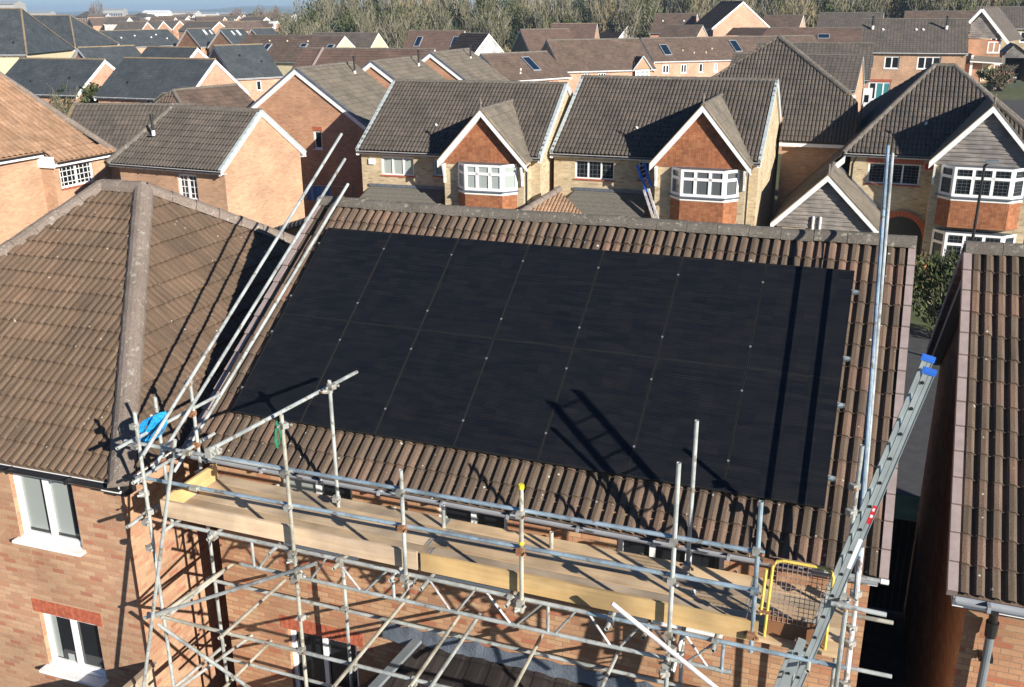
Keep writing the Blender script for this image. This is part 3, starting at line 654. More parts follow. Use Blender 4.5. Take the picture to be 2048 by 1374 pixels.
for xs_, sg in ((RU0, -1), (RU1, 1)):
    vb = MB()
    for B_, V_, N_ in ((RB, VS, VN), (RB2, VS2, V3((0, st, ct)))):
        k = 0
        while RV0 + k * .345 < RV1 - .1:
            a = RV0 + k * .345; b = min(a + .338, RV1)
            p = V3((xs_ if sg > 0 else xs_ - .095, 0, 0)) + V3((0, B_[1], B_[2])) + V_ * a + N_ * (-.06)
            vb.box(p, V_ * (b - a) - N_ * .022, (.095, 0, 0), N_ * (.135 if k % 1 == 0 else .1), 'verge'); k += 1
    vb.build('verge', mh)
fb = MB(); ye, zeb = (RB + VS * RV0)[1], (RB + VS * RV0)[2]
fb.box((RU0, ye + .07, zeb - .13), (RU1 - RU0, 0, 0), (0, .025, 0), (0, 0, .11), 'white'); fb.box((RU0, ye + .09, zeb - .14), (RU1 - RU0, 0, 0), (0, .3, 0), (0, 0, .015), 'white'); fb.build('fascia', mh)
def gutter(parent, x0, x1, y, z, m, r=.058, clips=True):
    g = MB(); n = 8
    for k in range(n):
        a, b = pi * k / n, pi * (k + 1) / n
        g.poly([(x0, y - cos(a) * r, z - sin(a) * r), (x1, y - cos(a) * r, z - sin(a) * r), (x1, y - cos(b) * r, z - sin(b) * r), (x0, y - cos(b) * r, z - sin(b) * r)], m)
        g.poly([(x1, y - cos(b) * r * .9, z - sin(b) * r * .9), (x0, y - cos(b) * r * .9, z - sin(b) * r * .9), (x0, y - cos(a) * r * .9, z - sin(a) * r * .9), (x1, y - cos(a) * r * .9, z - sin(a) * r * .9)], m)
    x = x0 + .3
    while x < x1: g.box((x, y - r * 1.1, z - r * 1.15), (.035, 0, 0), (0, r * 2.2, 0), (0, 0, r * 1.2), m); x += .9
    return g.build('gutter', parent)
gutter(mh, RU0, RU1, ye + .02, zeb - .035, 'gutter_grey', r=.05)
ext_wall_z = 2.75

# solar panels: two rows of seven
PW, PH, PG = 1.142, 1.774, .0094
names = ['leftmost', 'second from left', 'third from left', 'middle', 'third from right', 'second from right', 'rightmost']
for j in range(2):
    for i in range(7):
        u0, v0 = i * (8.06 + PG) / 7, j * (PH + .009)
        p = G0 + V3((u0, 0, 0)) + VS * v0
        t = thing('solar_panel', 'black solar panel, %s of seven in the %s row' % (names[i], 'upper' if j else 'lower'), 'solar panel', p - VN * .035, 'solar panels on the brown roof')
        fmb = MB(); fw = .008
        for (a, b, c, d) in ((0, 0, PW, fw), (0, PH - fw, PW, PH), (0, fw, fw, PH - fw), (PW - fw, fw, PW, PH - fw)):
            fmb.box(p + V3((a, 0, 0)) + VS * b - VN * .035, (c - a, 0, 0), VS * (d - b), VN * .035, 'pv_frame' if d - b > .1 else 'black')
        fmb.build('frame', t)
        cmb = MB(); q = p - VN * .0035
        cmb.poly([q + V3((fw, 0, 0)) + VS * fw, q + V3((PW - fw, 0, 0)) + VS * fw, q + V3((PW - fw, 0, 0)) + VS * (PH - fw), q + V3((fw, 0, 0)) + VS * (PH - fw)], 'pv', [(u0 * 1.01, v0), (u0 * 1.01 + 1.104, v0), (u0 * 1.01 + 1.104, v0 + 1.738), (u0 * 1.01, v0 + 1.738)])
        cmb.poly([q - VN * .028 + V3((fw, 0, 0)) + VS * fw, q - VN * .028 + V3((PW - fw, 0, 0)) + VS * fw, q - VN * .028 + V3((PW - fw, 0, 0)) + VS * (PH - fw), q - VN * .028 + V3((fw, 0, 0)) + VS * (PH - fw)], 'black')
        cmb.build('cell_sheet', t)
        for vv in (.42 if j == 0 else .35, 1.44):
            for uu in ([PW] if i < 6 else [PW]) + ([-.02] if i == 0 else []):
                k = MB(); k.box(p + V3((uu - .008, 0, 0)) + VS * (vv - .02) - VN * .02, (.026, 0, 0), VS * .024, VN * .026, 'silver'); k.build('clamp', t)
        for (vv) in ((0, PH - .03) if False else ()): pass
rails = thing('mounting_rails', 'aluminium rails under the solar panels with bright end brackets', 'rails', G0 + V3((4, 0, -.1)))
for vv in (.42, 1.44, 1.795 + .35, 1.795 + 1.44):
    k = MB(); k.box(G0 + V3((-.06, 0, 0)) + VS * (vv - .02) - VN * .078, (8.2, 0, 0), VS * .04, VN * .04, 'silver'); k.build('rail', rails)
    k = MB(); k.box(G0 + V3((8.06, 0, 0)) + VS * (vv - .03) - VN * .078, (.055, 0, 0), VS * .05, VN * .045, 'steel_blue'); k.build('bracket', rails)

# lean-to at the foot of the wall: lead flashing over a low brown roof
lt = thing('lean_to', 'low lean-to at the back wall with crinkled lead flashing and dark hipped roof', 'extension', (4.6, -1.2, 0))
k = MB(); nseg = 46; x0, x1 = 2.45, 7.1
def fl(i, z): return z + .022 * sin(i * 1.9) + .014 * sin(i * 4.1)
for i in range(nseg):
    a, b = x0 + (x1 - x0) * i / nseg, x0 + (x1 - x0) * (i + 1) / nseg; ya, yb_ = MY0 - .012 - .012 * sin(i * 2.7) ** 2, MY0 - .012 - .012 * sin((i + 1) * 2.7) ** 2
    k.poly([(a, ya - .06, fl(i, 2.66)), (b, yb_ - .06, fl(i + 1, 2.66)), (b, yb_, fl(i + 1, 2.9)), (a, ya, fl(i, 2.9))], 'lead')
k.build('flashing', lt)
k = MB(); d = nrm((0, 1, .38)); roof_face(k, (2.0, -3.0, 1.68), (1, 0, 0), d, [(0, 0), (5.3, 0), (5.3, 2.87), (1.0, 2.87)], 'tile_dark', .3, .012, .345, .02)
roof_face(k, (2.0, -.32, 1.62), (0, -1, 0), nrm((1, 0, 1.0)), [(0, 0), (2.68, 0), (.3, 1.35), (0, 1.35)], 'tile_dark', .15, .03, .345, .02); k.build('roof', lt)
k = MB(); k.bar((2.0, -3.0, 1.74), (3.0, -.34, 2.76), .13, .05, 'pipe_grey'); k.build('hip_flashing', lt)
k = MB(); wall(k, (2.15, -2.85), (1, 0, 0), 5.0, -.5, 1.6, (0, -1, 0), 'brick_main'); wall(k, (2.15, -.3), (0, -1, 0), 2.55, -.5, 1.6, (-1, 0, 0), 'brick_main'); wall(k, (7.15, -2.85), (0, 1, 0), 2.55, -.5, 2.5, (1, 0, 0), 'brick_main'); k.build('wall', lt)
for (a, b, c) in ((2.9, -.55, 2.56), (4.05, -.62, 2.5), (5.2, -.75, 2.45)):
    k = MB(); k.bar((a, b, c), (a + .16, b - .03, c + .02), .045, .03, 'toe'); solo(k, 'timber_offcut', {2.9: 'pale timber offcut lying on the lean-to roof, leftmost', 4.05: 'middle pale timber offcut lying on the lean-to roof', 5.2: 'pale timber offcut lying on the lean-to roof, nearest the long diagonal brace'}[a], 'timber', (a, b, c), 'timber offcuts on the lean-to')

# ================================================================== hipped house on the left
h1 = House('hipped_house', 'orange-brown hipped brick house left of the scaffolding with two white windows', 'house', -4.23, 3.19, 1.9, 3.43, 4.87, 5.10, 8.02, 2.905, 3.097)
h1w = [('F', 4.30, 3.72, 1.12, 1.07), ('F', 4.36, 1.50, 1.08, .95)]
h1.walls('brick_hip', ex=.3, holes={'F': [q[1:] for q in h1w]})
h1.roof('tile_hip', .135, .042, .345, .02, faces='FKL', rm='ridge_hip', rr=.17); h1.eaves('gutter_black', 'white', 'FR')
h1.win('F', *h1w[0][1:], cols=2, fr=.08, blinds=['glass_blind', 'glass_blind'], sd=.12, curtain=[(.1, 1.02, .05, .13, 'glass'), (.44, .52, .1, 1.0, 'glass'), (.92, 1.03, .05, .99, 'glass')])
h1.win('F', *h1w[1][1:], cols=2, fr=.075, gm='glass', sd=.16, lintel=(.1, .22, 'soldier'), curtain=[(.08, .2, .1, .85, 'glass_blind'), (.3, .42, .07, .2, 'glass_net')])
k = MB(); tt = (h1.zr - h1.ze) / h1.hr; roof_face(k, h1.P(h1.L, -h1.W, h1.ze), h1.B, -h1.A + V3((0, 0, tt)), [(0, 0), (2 * h1.W, 0), (h1.W, h1.hr * math.sqrt(1 + tt * tt))], 'tile_hip', .135, .02, .345, .034); k.build('roof', h1.root)
k = MB(); c0 = h1.P(h1.L - .0, -h1.W, 5.02); k.box(c0 - V3((.16, -.02, .12)), (.2, 0, 0), (0, .2, 0), (0, 0, .12), 'gutter_black'); k.build('gutter_corner', h1.root)
# fence at the hipped house's corner
k = thing('garden_fence', 'pale upright-board fence with sloping cap at the lower left corner', 'fence', (-.45, -2.4, 0))
f1 = MB()
for i in range(14):
    y = -1.35 - i * .11; f1.box((-.80, y - .1, -.1), (.022, 0, 0), (0, .104, 0), (0, 0, 2.13 + random.uniform(-.004, .004)), 'fence')
f1.build('board', k); f1 = MB(); f1.box((-.84, -2.95, 2.04), (.1, 0, 0), (0, 1.65, 0), (0, 0, .03), 'board_grey'); f1.build('cap_rail', k)

# ================================================================== house on the right, roof in line with the main roof
nh = thing('neighbour_house', 'brown-tiled brick house on the right edge across the dark alley', 'house', (13.8, 3.5, 0))
a0 = 9.62; k = MB()
wall(k, (a0, MY0), (1, 0, 0), 8.5, -.5, 5.2, (0, -1, 0), 'brick_main'); wall(k, (a0 + 8.5, MY0), (0, 1, 0), MY1 - MY0, -.5, 5.2, (1, 0, 0), 'brick_main')
wall(k, (a0 + 8.5, MY1), (-1, 0, 0), 8.5, -.5, 5.2, (0, 1, 0), 'brick_main'); wall(k, (a0, MY1), (0, -1, 0), MY1 - MY0, -.5, 5.2, (-1, 0, 0), 'brick_main')
for xx in (a0, a0 + 8.5): k.poly([(xx, MY0, 5.2), (xx, MY1, 5.2), (xx, yr, 7.78)], 'brick_main', [(MY0, 5.2), (MY1, 5.2), (yr, 7.78)])
k.build('wall', nh)
NU0, NU1 = 9.48, 18.3; k = MB()
roof_face(k, RB, (1, 0, 0), VS, [(NU0, RV0), (NU1, RV0), (NU1, RV1), (NU0, RV1)], 'tile_main', .15, .05, .345, .022, uoff=.03, voff=RV0)
roof_face(k, RB2, (-1, 0, 0), VS2, [(-NU1, RV0), (-NU0, RV0), (-NU0, RV1), (-NU1, RV1)], 'tile_main', .15, .036, .345, .03, voff=RV0); k.build('roof', nh)
k = MB(); ridge(k, (NU0 - .08, yr, zr_ - .02), (NU1, yr, zr_ - .02), 'ridge', .135, n=10, jit=.009); k.build('ridge_tiles', nh)
k = MB()
for B_, V_, N_ in ((RB, VS, VN), (RB2, VS2, V3((0, st, ct)))):
    q = 0
    while RV0 + q * .345 < RV1 - .1:
        a = RV0 + q * .345; b = min(a + .338, RV1); k.box(V3((NU0 - .1, B_[1], B_[2])) + V_ * a - N_ * .06, V_ * (b - a) - N_ * .022, (.1, 0, 0), N_ * .135, 'verge'); q += 1
k.build('verge', nh)
k = MB(); k.box((NU0 - .02, ye + .07, zeb - .19), (NU1 - NU0, 0, 0), (0, .025, 0), (0, 0, .17), 'white'); k.box((NU0 - .02, ye + .09, zeb - .2), (NU1 - NU0, 0, 0), (0, .3, 0), (0, 0, .015), 'white'); k.build('fascia', nh)
# white undercloak board up the gable, drawn grey to carry its shade
k = MB()
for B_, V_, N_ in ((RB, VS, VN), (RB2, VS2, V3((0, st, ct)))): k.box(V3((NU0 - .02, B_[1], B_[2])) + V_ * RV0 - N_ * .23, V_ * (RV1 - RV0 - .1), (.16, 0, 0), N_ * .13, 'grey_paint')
k.build('bargeboard', nh)
gutter(nh, NU0, NU1, ye + .01, zeb - .06, 'gutter_grey')
k = MB(); dp = (9.87, -.42); k.tube((dp[0], dp[1], 0), (dp[0], dp[1], 4.65), .045, 'pipe_grey', 12); k.tube((dp[0], dp[1], 4.62), (dp[0], dp[1], 4.80), .058, 'black', 12, r1=.066); k.tube((dp[0], dp[1], 4.8), (dp[0] - .02, dp[1] - .1, 4.98), .045, 'black', 12); k.box((dp[0] - .07, dp[1] - .02, 4.3), (.14, 0, 0), (0, .14, 0), (0, 0, .05), 'black'); k.build('downpipe', nh)
# added dark gate, hides the pale ground beyond and darkens the alley
ag = thing('alley_darkening_gate', 'added dark boarded gate that darkens the back of the narrow alley', 'gate', (9.1, 6.9, 0))
k = MB()
for i in range(8): k.box((8.66 + i * .117, 6.9, .05), (.112, 0, 0), (0, .025, 0), (0, 0, 1.95), 'black_wood')
k.box((8.66, 6.93, .4), (.94, 0, 0), (0, .04, 0), (0, 0, .1), 'black_wood'); k.box((8.66, 6.93, 1.6), (.94, 0, 0), (0, .04, 0), (0, 0, .1), 'black_wood'); k.build('board', ag)
# ================================================================== scaffolding
TR = .0242; YO, YI = -1.8, -.75
sc = thing('scaffolding', 'galvanised tube scaffolding with timber platform along the back of the brick house', 'scaffolding', (4.1, -1.3, 0))
def T(name, p0, p1, m='steel', r=TR, hollow=True, n=10, lab=None):
    k = MB(); (k.hollow if hollow else k.tube)(p0, p1, r, m, n); o = k.build(name, sc)
    if lab: o['label'] = lab
    return o
def coup(p, ax=(0, 0, 1), out=(0, -1, 0), m='coupler', nut=True):
    p, ax, out = V3(p), nrm(ax), nrm(out); sd = nrm(np.cross(ax, out)); k = MB()
    k.tube(p - ax * .03, p + ax * .03, .037, m, 10); k.box(p + out * .02 - ax * .033 - sd * .038, ax * .066, sd * .076, out * .06, m)
    if nut:
        b = p + sd * .035 + out * .03; k.tube(b - ax * .0, b + out * .05 + sd * .03, .009, m, 6); k.tube(b + out * .045 + sd * .027, b + out * .062 + sd * .037, .017, 'rust' if random.random() < .35 else m, 6)
        b = p - sd * .035; k.tube(b, b - sd * .035 + out * .03, .009, m, 6); k.tube(b - sd * .03 + out * .026, b - sd * .045 + out * .039, .016, m, 6)
    return k.build('coupler', sc)
ZP = 4.87
# standards
outer = [(-.03, 0, 6.31, 'steel'), (2.14, 0, 6.60, 'steel_tan'), (3.64, 4.66, 6.16, 'steel'), (5.06, 4.66, 6.20, 'steel_tan'), (6.70, 0, 6.77, 'steel'), (8.38, 0, 5.6, 'steel')]
for x, a, b, m in outer: T('standard', (x, YO, a), (x + (.0 if x > 0 else .03), YO, b), m)
T('standard', (7.53, -1.71, 4.72), (7.5, -1.71, 6.45), 'steel_blue')
for x, a, b, m in ((2.14, 0, 6.63, 'steel'), (6.68, 0, 6.78, 'steel'), (.0, 0, 6.39, 'steel'), (3.64, 4.6, 5.19, 'steel'), (8.36, 0, 6.76, 'steel')): T('standard', (x, YI, a), (x - .0, YI, b), m)
p = Y(1103, 1064, YI); T('standard', (p[0], YI, 4.6), (p[0], YI, p[2]), 'steel_tan')
T('standard', (-.115, -1.3, 4.5), (-.115, -1.3, 6.3), 'steel')
T('standard', (8.57, -1.0, 0), (8.475, -1.0, 5.75), 'steel_white'); T('standard', (8.50, -1.45, 0), (8.47, -1.45, 5.05), 'steel_white'); T('standard', (8.445, -1.83, 0), (8.43, -1.83, 4.55), 'steel')
k = MB(); k.tube((5.06, YO, 6.19), (5.06, YO, 6.235), .031, 'yellow_cap', 12); k.tube((5.06, YO, 5.52), (5.06, YO, 5.55), .03, 'yellow_cap', 12); k.build('end_cap', sc)
# guard rails
T('guard_rail', (-.27, YO + .05, 5.86), (2.2, YO + .05, 5.87), 'steel'); T('guard_rail', (1.2, YO + .055, 5.875), (7.58, YO + .055, 5.915), 'steel_blue')
T('guard_rail', (-.19, YO + .05, 5.38), (2.0, YO + .05, 5.41), 'steel_blue'); T('guard_rail', (1.2, YO + .053, 5.40), (7.56, YO + .05, 5.48), 'steel_blue')
for x, z in ((.62, 5.86), (.66, 5.385)):
    k = MB(); k.tube((x, YO + .05, z), (x + .15, YO + .05, z + .003), .034, 'steel_tan', 8); k.box((x + .02, YO + .0, z - .02), (.11, 0, 0), (0, .02, 0), (0, 0, .05), 'steel_tan'); k.build('sleeve_coupler', sc)
# lattice beam carrying the platform
T('beam_chord', (.3, -1.75, 4.80), (3.3, -1.75, 4.80)); T('beam_chord', (3.2, -1.753, 4.80), (5.9, -1.75, 4.80)); T('beam_chord', (5.8, -1.755, 4.80), (8.45, -1.75, 4.80), 'steel_blue')
T('beam_chord', (1.28, -1.75, 4.42), (5.2, -1.75, 4.43)); T('beam_chord', (5.1, -1.752, 4.43), (7.36, -1.75, 4.45), 'steel')
vx = [Y(506, 1110, -1.75)[0], Y(787, 1175, -1.75)[0], Y(1096, 1237, -1.75)[0], Y(1445, 1312, -1.75)[0]]
vx = [vx[1] + (vx[1] - vx[0]) * (i - 1) if i < 0 else v for i, v in enumerate(vx)]
for i, v in enumerate(vx): T('beam_post', (v, -1.75, 4.42), (v, -1.75, 4.80), 'steel' if i < 3 else 'steel_blue', r=.019, hollow=False)
for i in range(3):
    a, w = vx[i], vx[i + 1] - vx[i]
    for s0, s1, up in ((.04, .17, 1), (.24, .38, 0), (.42, .55, 1), (.61, .77, 0), (.80, .97, 1)):
        z0, z1 = (4.43, 4.80) if up else (4.80, 4.43)
        T('beam_lacing', (a + w * s0, -1.75, z0), (a + w * s1, -1.75, z1), 'steel_white' if not up else 'steel', r=.014, hollow=False, n=7)  # falling lacings get brighter steel, their sunlit look put into the colour
T('beam_lacing', (6.85, -1.75, 4.80), (7.12, -1.75, 4.44), 'steel_white', r=.014, hollow=False)
# short transoms under the boards
for x in (.95, 1.85, 2.75, 3.49, 3.9, 4.92, 6.06, 6.46, 7.17, 8.1): T('transom', (x, -1.95 + .06 * random.random(), 4.775), (x, -.36, 4.775), random.choice(['steel', 'steel_tan']))
# second and third lifts
T('ledger', (-.22, -1.86, 3.40), (2.35, -1.86, 3.42), 'steel_tan'); T('ledger', (2.2, -1.865, 3.42), (8.6, -1.86, 3.47), 'steel'); T('ledger', (-.1, YI - .05, 3.31), (3.2, YI - .05, 3.34)); T('ledger', (3.1, YI - .055, 3.34), (8.6, YI - .05, 3.39))
T('ledger', (-.2, -1.86, 1.98), (8.6, -1.86, 2.0)); T('ledger', (0, YI - .05, 2.0), (8.6, YI - .05, 2.03))
for (a, b, z, m) in (((570, 1160), (438, 1277), 3.46, 'steel_tan'), ((817, 1193), (667, 1374), 3.47, 'steel_tan'), ((918, 1232), (820, 1374), 3.45, 'steel_tan'), ((961, 1226), (860, 1376), 3.46, 'steel'), ((1084, 1270), (1027, 1378), 3.45, 'steel_tan'), ((1238, 1301), (1198, 1385), 3.45, 'steel'),
                     ((469, 1125), (322, 1229), 3.42, 'steel_tan'), ((450, 1140), (330, 1236), 3.36, 'steel'), ((505, 1270), (350, 1382), 2.08, 'steel'), ((544, 1280), (440, 1384), 2.07, 'steel_tan'), ((450, 1290), (330, 1390), 2.1, 'steel')):
    T('transom', Z(*a, z), Z(*b, z), m)
# braces
T('brace', Y(289, 1236, -1.88), Y(632, 1127, -1.85), 'steel'); 
p0, p1 = Y(316, 1249, -1.92), Y(496, 1374, -1.92); T('brace', p0, p0 + (p1 - p0) * 1.9, 'steel')
p0, p1 = Y(1224, 1207, -2.02), Y(1430, 1374, -2.02); T('brace', p0, p0 + (p1 - p0) * 1.5, 'steel_white', r=.0265)
p0, p1 = Y(350, 880, -1.97), Y(287, 1374, -1.97); T('brace', p0, p0 + (p1 - p0) * 1.5, 'steel')
p0, p1 = Y(640, 1345, -1.9), Y(820, 1190, -1.2)
p0, p1 = Y(1388, 1180, -1.1), Y(1345, 1345, -1.75); T('brace', p0, p1, 'steel')
# platform boards, five abreast in three lengths
for j in range(5):
    y0 = -1.675 + j * .231
    for (x0, x1) in ((.16, 3.62 + .1 * (j % 2)), (3.63 + .1 * (j % 2), 7.42), (7.43, 8.42)):
        k = MB(); z = ZP - .038 + random.uniform(0, .004); k.box((x0, y0, z), (x1 - x0, 0, 0), (0, .219, 0), (0, 0, .038), 'board' if (j + int(x0)) % 2 else 'board_grey'); [k.box((xe_, y0 - .001, z + .001), (.028, 0, 0), (0, .221, 0), (0, 0, .0385), 'coupler') for xe_ in (x0 + .001, x1 - .029)]; k.build('scaffold_board', sc)
k = MB(); k.box((.13, -1.725, ZP - .01), (3.62, 0, 0), (0, .038, 0), (0, 0, .232), 'toe_pale'); k.build('toe_board', sc)
p = Y(1515, 1268, -1.72)
k = MB(); k.box((3.80, -1.728, ZP - .005), (p[0] - 3.80, 0, 0), (0, .03, 0), (0, 0, .232), 'toe'); k.build('toe_board', sc)
k = MB(); k.box((.14, -1.68, ZP), (.035, 0, 0), (0, 1.05, 0), (0, 0, .24), 'toe'); k.build('toe_board', sc)
k = MB(); k.box((7.63, -1.58, ZP + .005), (.62, 0, 0), (0, .02, 0), (0, 0, .235), 'brown_ply'); k.build('kick_board', sc)
# gable end rails, left
def line(P0, D, px): P0, D = V3(P0), V3(D); n = np.cross(D, (0, 0, 1)); return on(px, n, P0)
D1 = V3((-.228, 2.69, 8.25)) - V3((.05, -.82, 6.405)); D2 = V3((-.221, 3.184, 8.13)) - V3((.031, -.69, 6.137))
T('gable_rail', line((.05, -.82, 6.405), D1, (683, 268)), line((.05, -.82, 6.405), D1, (285, 912)), 'steel')
T('gable_rail', line((.031, -.69, 6.137), D2, (690, 318)), line((.031, -.69, 6.137), D2, (307, 936)), 'steel')
q0, q1 = on((696, 368), VN, G0 + VN * .13), on((348, 944), VN, G0 + VN * .13); T('gable_rail', q0, q1, 'steel')
T('end_rail', (-.19, -1.98, 5.87), (-.075, -.09, 5.88), 'steel'); T('end_rail', (-.03, -1.97, 5.42), (-.005, -.39, 5.42), 'steel'); T('end_rail', (-.2, -2.0, 4.78), (-.2, -.4, 4.78), 'steel'); T('transom', (.3, -1.95, 4.775), (.3, -.4, 4.775))
T('cross_tube', Z(415, 902, 6.5), V3((2.08, .02, 6.46)), 'steel')
# gable end rails, right
T('gable_rail', on((1785, 308), VN, G0 + VN * .45), (8.47, -1.25, 5.27), 'steel'); T('gable_rail', on((1776, 292), VN, G0 + VN * .68), (8.45, -1.1, 5.68), 'steel_blue')
k = MB(); q = on((1776, 292), VN, G0 + VN * .68); 
T('ledger', (8.0, YI, 5.24), (8.77, YI, 5.24), 'steel'); T('ledger', (8.24, YO - .06, 5.57), (8.74, YO - .06, 5.56), 'steel'); T('ledger', (7.9, YI, 4.76), (8.89, YI, 4.765), 'steel_tan'); T('ledger', (7.8, YI - .05, 4.12), (8.95, YI - .05, 4.13), 'steel')
k = MB(); k.tube((8.71, YI, 5.24), (8.79, YI, 5.24), .029, 'white', 12); k.build('end_cap', sc)
# couplers
for x, *_ in outer[:5]:
    coup((x, YO, 5.87 if x < 3 else 5.90)); coup((x, YO, 5.42 if x < 3 else 5.45), m='rust' if x in (3.64, 5.06) else 'coupler')
    if x < 8: coup((x, YO, 4.80)); 
for x in (-.03, 2.14, 6.70, 8.38): coup((x, YO, 3.42)); coup((x, YO, 4.43))
for x in (0, 2.14, 6.68, 8.36): coup((x, YI, 3.34)); coup((x, YI, 4.72)); coup((x, YI, 5.0), m='coupler')
coup((-.0, YO, 6.14)); coup((.0, YI, 6.32)); coup((.0, YI, 5.88), m='rust'); coup((.0, YI, 5.42), m='rust'); coup((-.115, -1.3, 5.87), m='rust'); coup((-.115, -1.3, 5.42), m='rust')
for x, z in ((-.0, 5.2), (-.01, 4.95), (2.14, 4.7), (2.14, 6.48), (2.14, 4.5), (2.14, 3.9), (6.70, 4.62), (6.70, 4.3), (5.06, 4.72), (3.64, 4.72)): coup((x, YO, z), out=(random.choice([-1, 1]), -.5, 0))
coup((2.14, YI, 6.50), out=(-1, -.3, 0)); coup((2.14, YI, 6.56), out=(1, -.3, 0))
coup((7.5, -1.71, 5.92)); coup((7.52, -1.71, 5.47), m='steel_blue'); coup((7.52, -1.71, 4.95), m='rust')
for x, y, z in ((8.38, YO, 5.55), (8.37, YI, 5.3), (8.36, YI, 6.3), (8.40, -.6, 5.9), (8.5, -1.0, 5.2), (8.5, -1.0, 4.78), (8.49, -1.45, 4.9), (8.49, -1.45, 4.4), (8.40, YO, 4.5), (8.40, YO, 4.1), (8.36, YI, 6.0)): coup((x, y, z), out=(-1, -1, 0))
for a in ((.95, 4.80), (2.75, 4.80), (4.92, 4.80), (6.06, 4.80), (7.17, 4.80), (2.9, 3.44), (3.72, 3.44), (3.96, 3.44), (4.87, 3.44), (5.87, 3.45)): coup((a[0], -1.78 if a[1] > 4 else -1.86, a[1]), ax=(1, 0, 0), out=(0, 0, -1))
coup(Z(418, 901, 6.5), ax=(0, 1, 0), out=(0, 0, -1)); coup(Z(430, 895, 6.48), ax=(0, 1, 0), out=(.3, 0, -1))
# yellow self-closing gate with mesh
g = thing('safety_gate', 'yellow wire-mesh safety gate at the ladder end of the platform', 'gate', (7.9, -1.62, 4.9))
k = MB(); gx0, gx1, gz0, gz1 = 7.66, 8.235, 4.88, 5.79
k.path([(gx0 - .02, -1.62, gz0), (gx0, -1.62, gz1 - .08), (gx0 + .03, -1.62, gz1 - .02), (gx0 + .09, -1.62, gz1), (gx1 - .08, -1.62, gz1 - .0), (gx1 - .02, -1.62, gz1 - .03), (gx1, -1.62, gz1 - .09), (gx1, -1.62, gz0 - .02)], .0155, 'yellow')
k.path([(gx0 - .075, -1.62, gz0 + .25), (gx0 - .06, -1.62, gz1 - .13)], .016, 'yellow'); k.build('frame', g)
k = MB()
for i in range(1, 12): x = gx0 + (gx1 - gx0) * i / 12; k.tube((x, -1.615, gz0 + .2), (x, -1.615, gz1 - .02), .0035, 'mesh_wire', 5)
for i in range(15): z = gz0 + .2 + i * .052; k.tube((gx0, -1.61, z), (gx1, -1.61, z), .0035, 'mesh_wire', 5)
k.build('mesh', g)
k = MB()
for z in (5.16, 5.74): k.box((gx0 - .1, -1.645, z), (.12, 0, 0), (0, .05, 0), (0, 0, .03), 'rust')
k.build('hinge', g)
# ladder up the alley end
ld = thing('ladder', 'aluminium extension ladder with blue end caps leaning over the alley at the right end', 'ladder', (7.1, -1.18, 0))
top = V3((8.803, 0, 7.95)); low = V3((8.014, 0, 4.464)); dz = nrm(top - low); pp = V3((dz[2], 0, -dz[0])); foot = low - dz * (4.4 / dz[2])
for y in (-1.4, -1.75):
    k = MB(); yy = V3((0, y, 0)); k.box(foot + yy - pp * .042, top - foot, pp * .042, (0, .024, 0), 'alu'); k.box(foot + yy + pp * .004, (top - foot) - dz * .0, pp * .042, (0, .024, 0), 'alu')
    for q in (-.046, .044): k.box(foot + yy + pp * q - V3((0, .006, 0)), top - foot, pp * .006, (0, .036, 0), 'alu')
    k.build('stile', ld)
    k = MB(); k.box(foot + yy - pp * .16, dz * 5.05, pp * .085, (0, .024, 0), 'alu'); k.build('stile', ld)
    k = MB(); k.box(top + yy - pp * .06 - V3((0, .008, 0)), dz * .05, pp * .118, (0, .04, 0), 'blue_plastic'); k.tube(top + yy + dz * .03 - pp * .045 + V3((0, .012, 0)), top + yy + dz * .03 + pp * .045 + V3((0, .012, 0)), .022, 'blue_plastic', 10); k.build('end_cap', ld)
n = int(np.linalg.norm(top - foot) / .26)
for i in range(n):
    q = foot + dz * (.2 + i * .26) - pp * .02 + V3((0, -1.76, 0)); k = MB(); k.tube(q, q + V3((0, .38, 0)), .014, 'alu', 8); k.tube(q - V3((0, .004, 0)), q + V3((0, .008, 0)), .016, 'black', 8); k.build('rung', ld)
    if i * .26 < 4.8: q = q - pp * .1; k = MB(); k.tube(q, q + V3((0, .38, 0)), .014, 'alu', 8); k.tube(q - V3((0, .004, 0)), q + V3((0, .008, 0)), .016, 'black', 8); k.build('rung', ld)
q = on((1744, 1030), (0, 1, 0), (0, -1.752, 0)); k = MB(); k.box(q - dz * .1 - pp * .02, dz * .2, pp * .04, (0, .001, 0), 'red'); k.box(q - dz * .03 - pp * .012 - V3((0, .001, 0)), dz * .03, pp * .024, (0, .001, 0), 'white'); k.box(q + dz * .04 - pp * .015 - V3((0, .001, 0)), dz * .03, pp * .02, (0, .001, 0), 'white')
k.box(q - dz * .62 - pp * .025, dz * .34, pp * .05, (0, .001, 0), 'white'); k.build('sticker', ld)
# blue rope looped over the end rail, green strap on the standard
k = MB(); ptop, pbot = Y(320, 826, -1.42), Y(290, 884, -1.42)
for i in range(34):
    s = i / 33; a = ptop + V3((.05 * (s - .5), .16 * s - .08, .0)) + V3((0, 0, -.02 * abs(s - .5))); b = pbot + V3((.09 * (s - .5), .16 * s - .08, random.uniform(-.02, .05)))
    off = V3((.055 + .12 * (s - .5), 0, -.02)) if i % 2 else V3((-.06 + .1 * (s - .5), 0, .05)); pts = [a * (1 - t) ** 2 + (a * .5 + b * .5 + off * 1.6) * 2 * t * (1 - t) + b * t * t + V3((random.uniform(-.004, .004), random.uniform(-.012, .012), 0)) for t in np.linspace(0, 1, 7)]
    k.path(pts, .0085, 'rope_blue', 6)
k.path([pbot, pbot + V3((.02, 0, -.06)), pbot + V3((-.02, .01, -.1)), pbot + V3((.03, 0, -.14))], .012, 'rope_blue', 6)
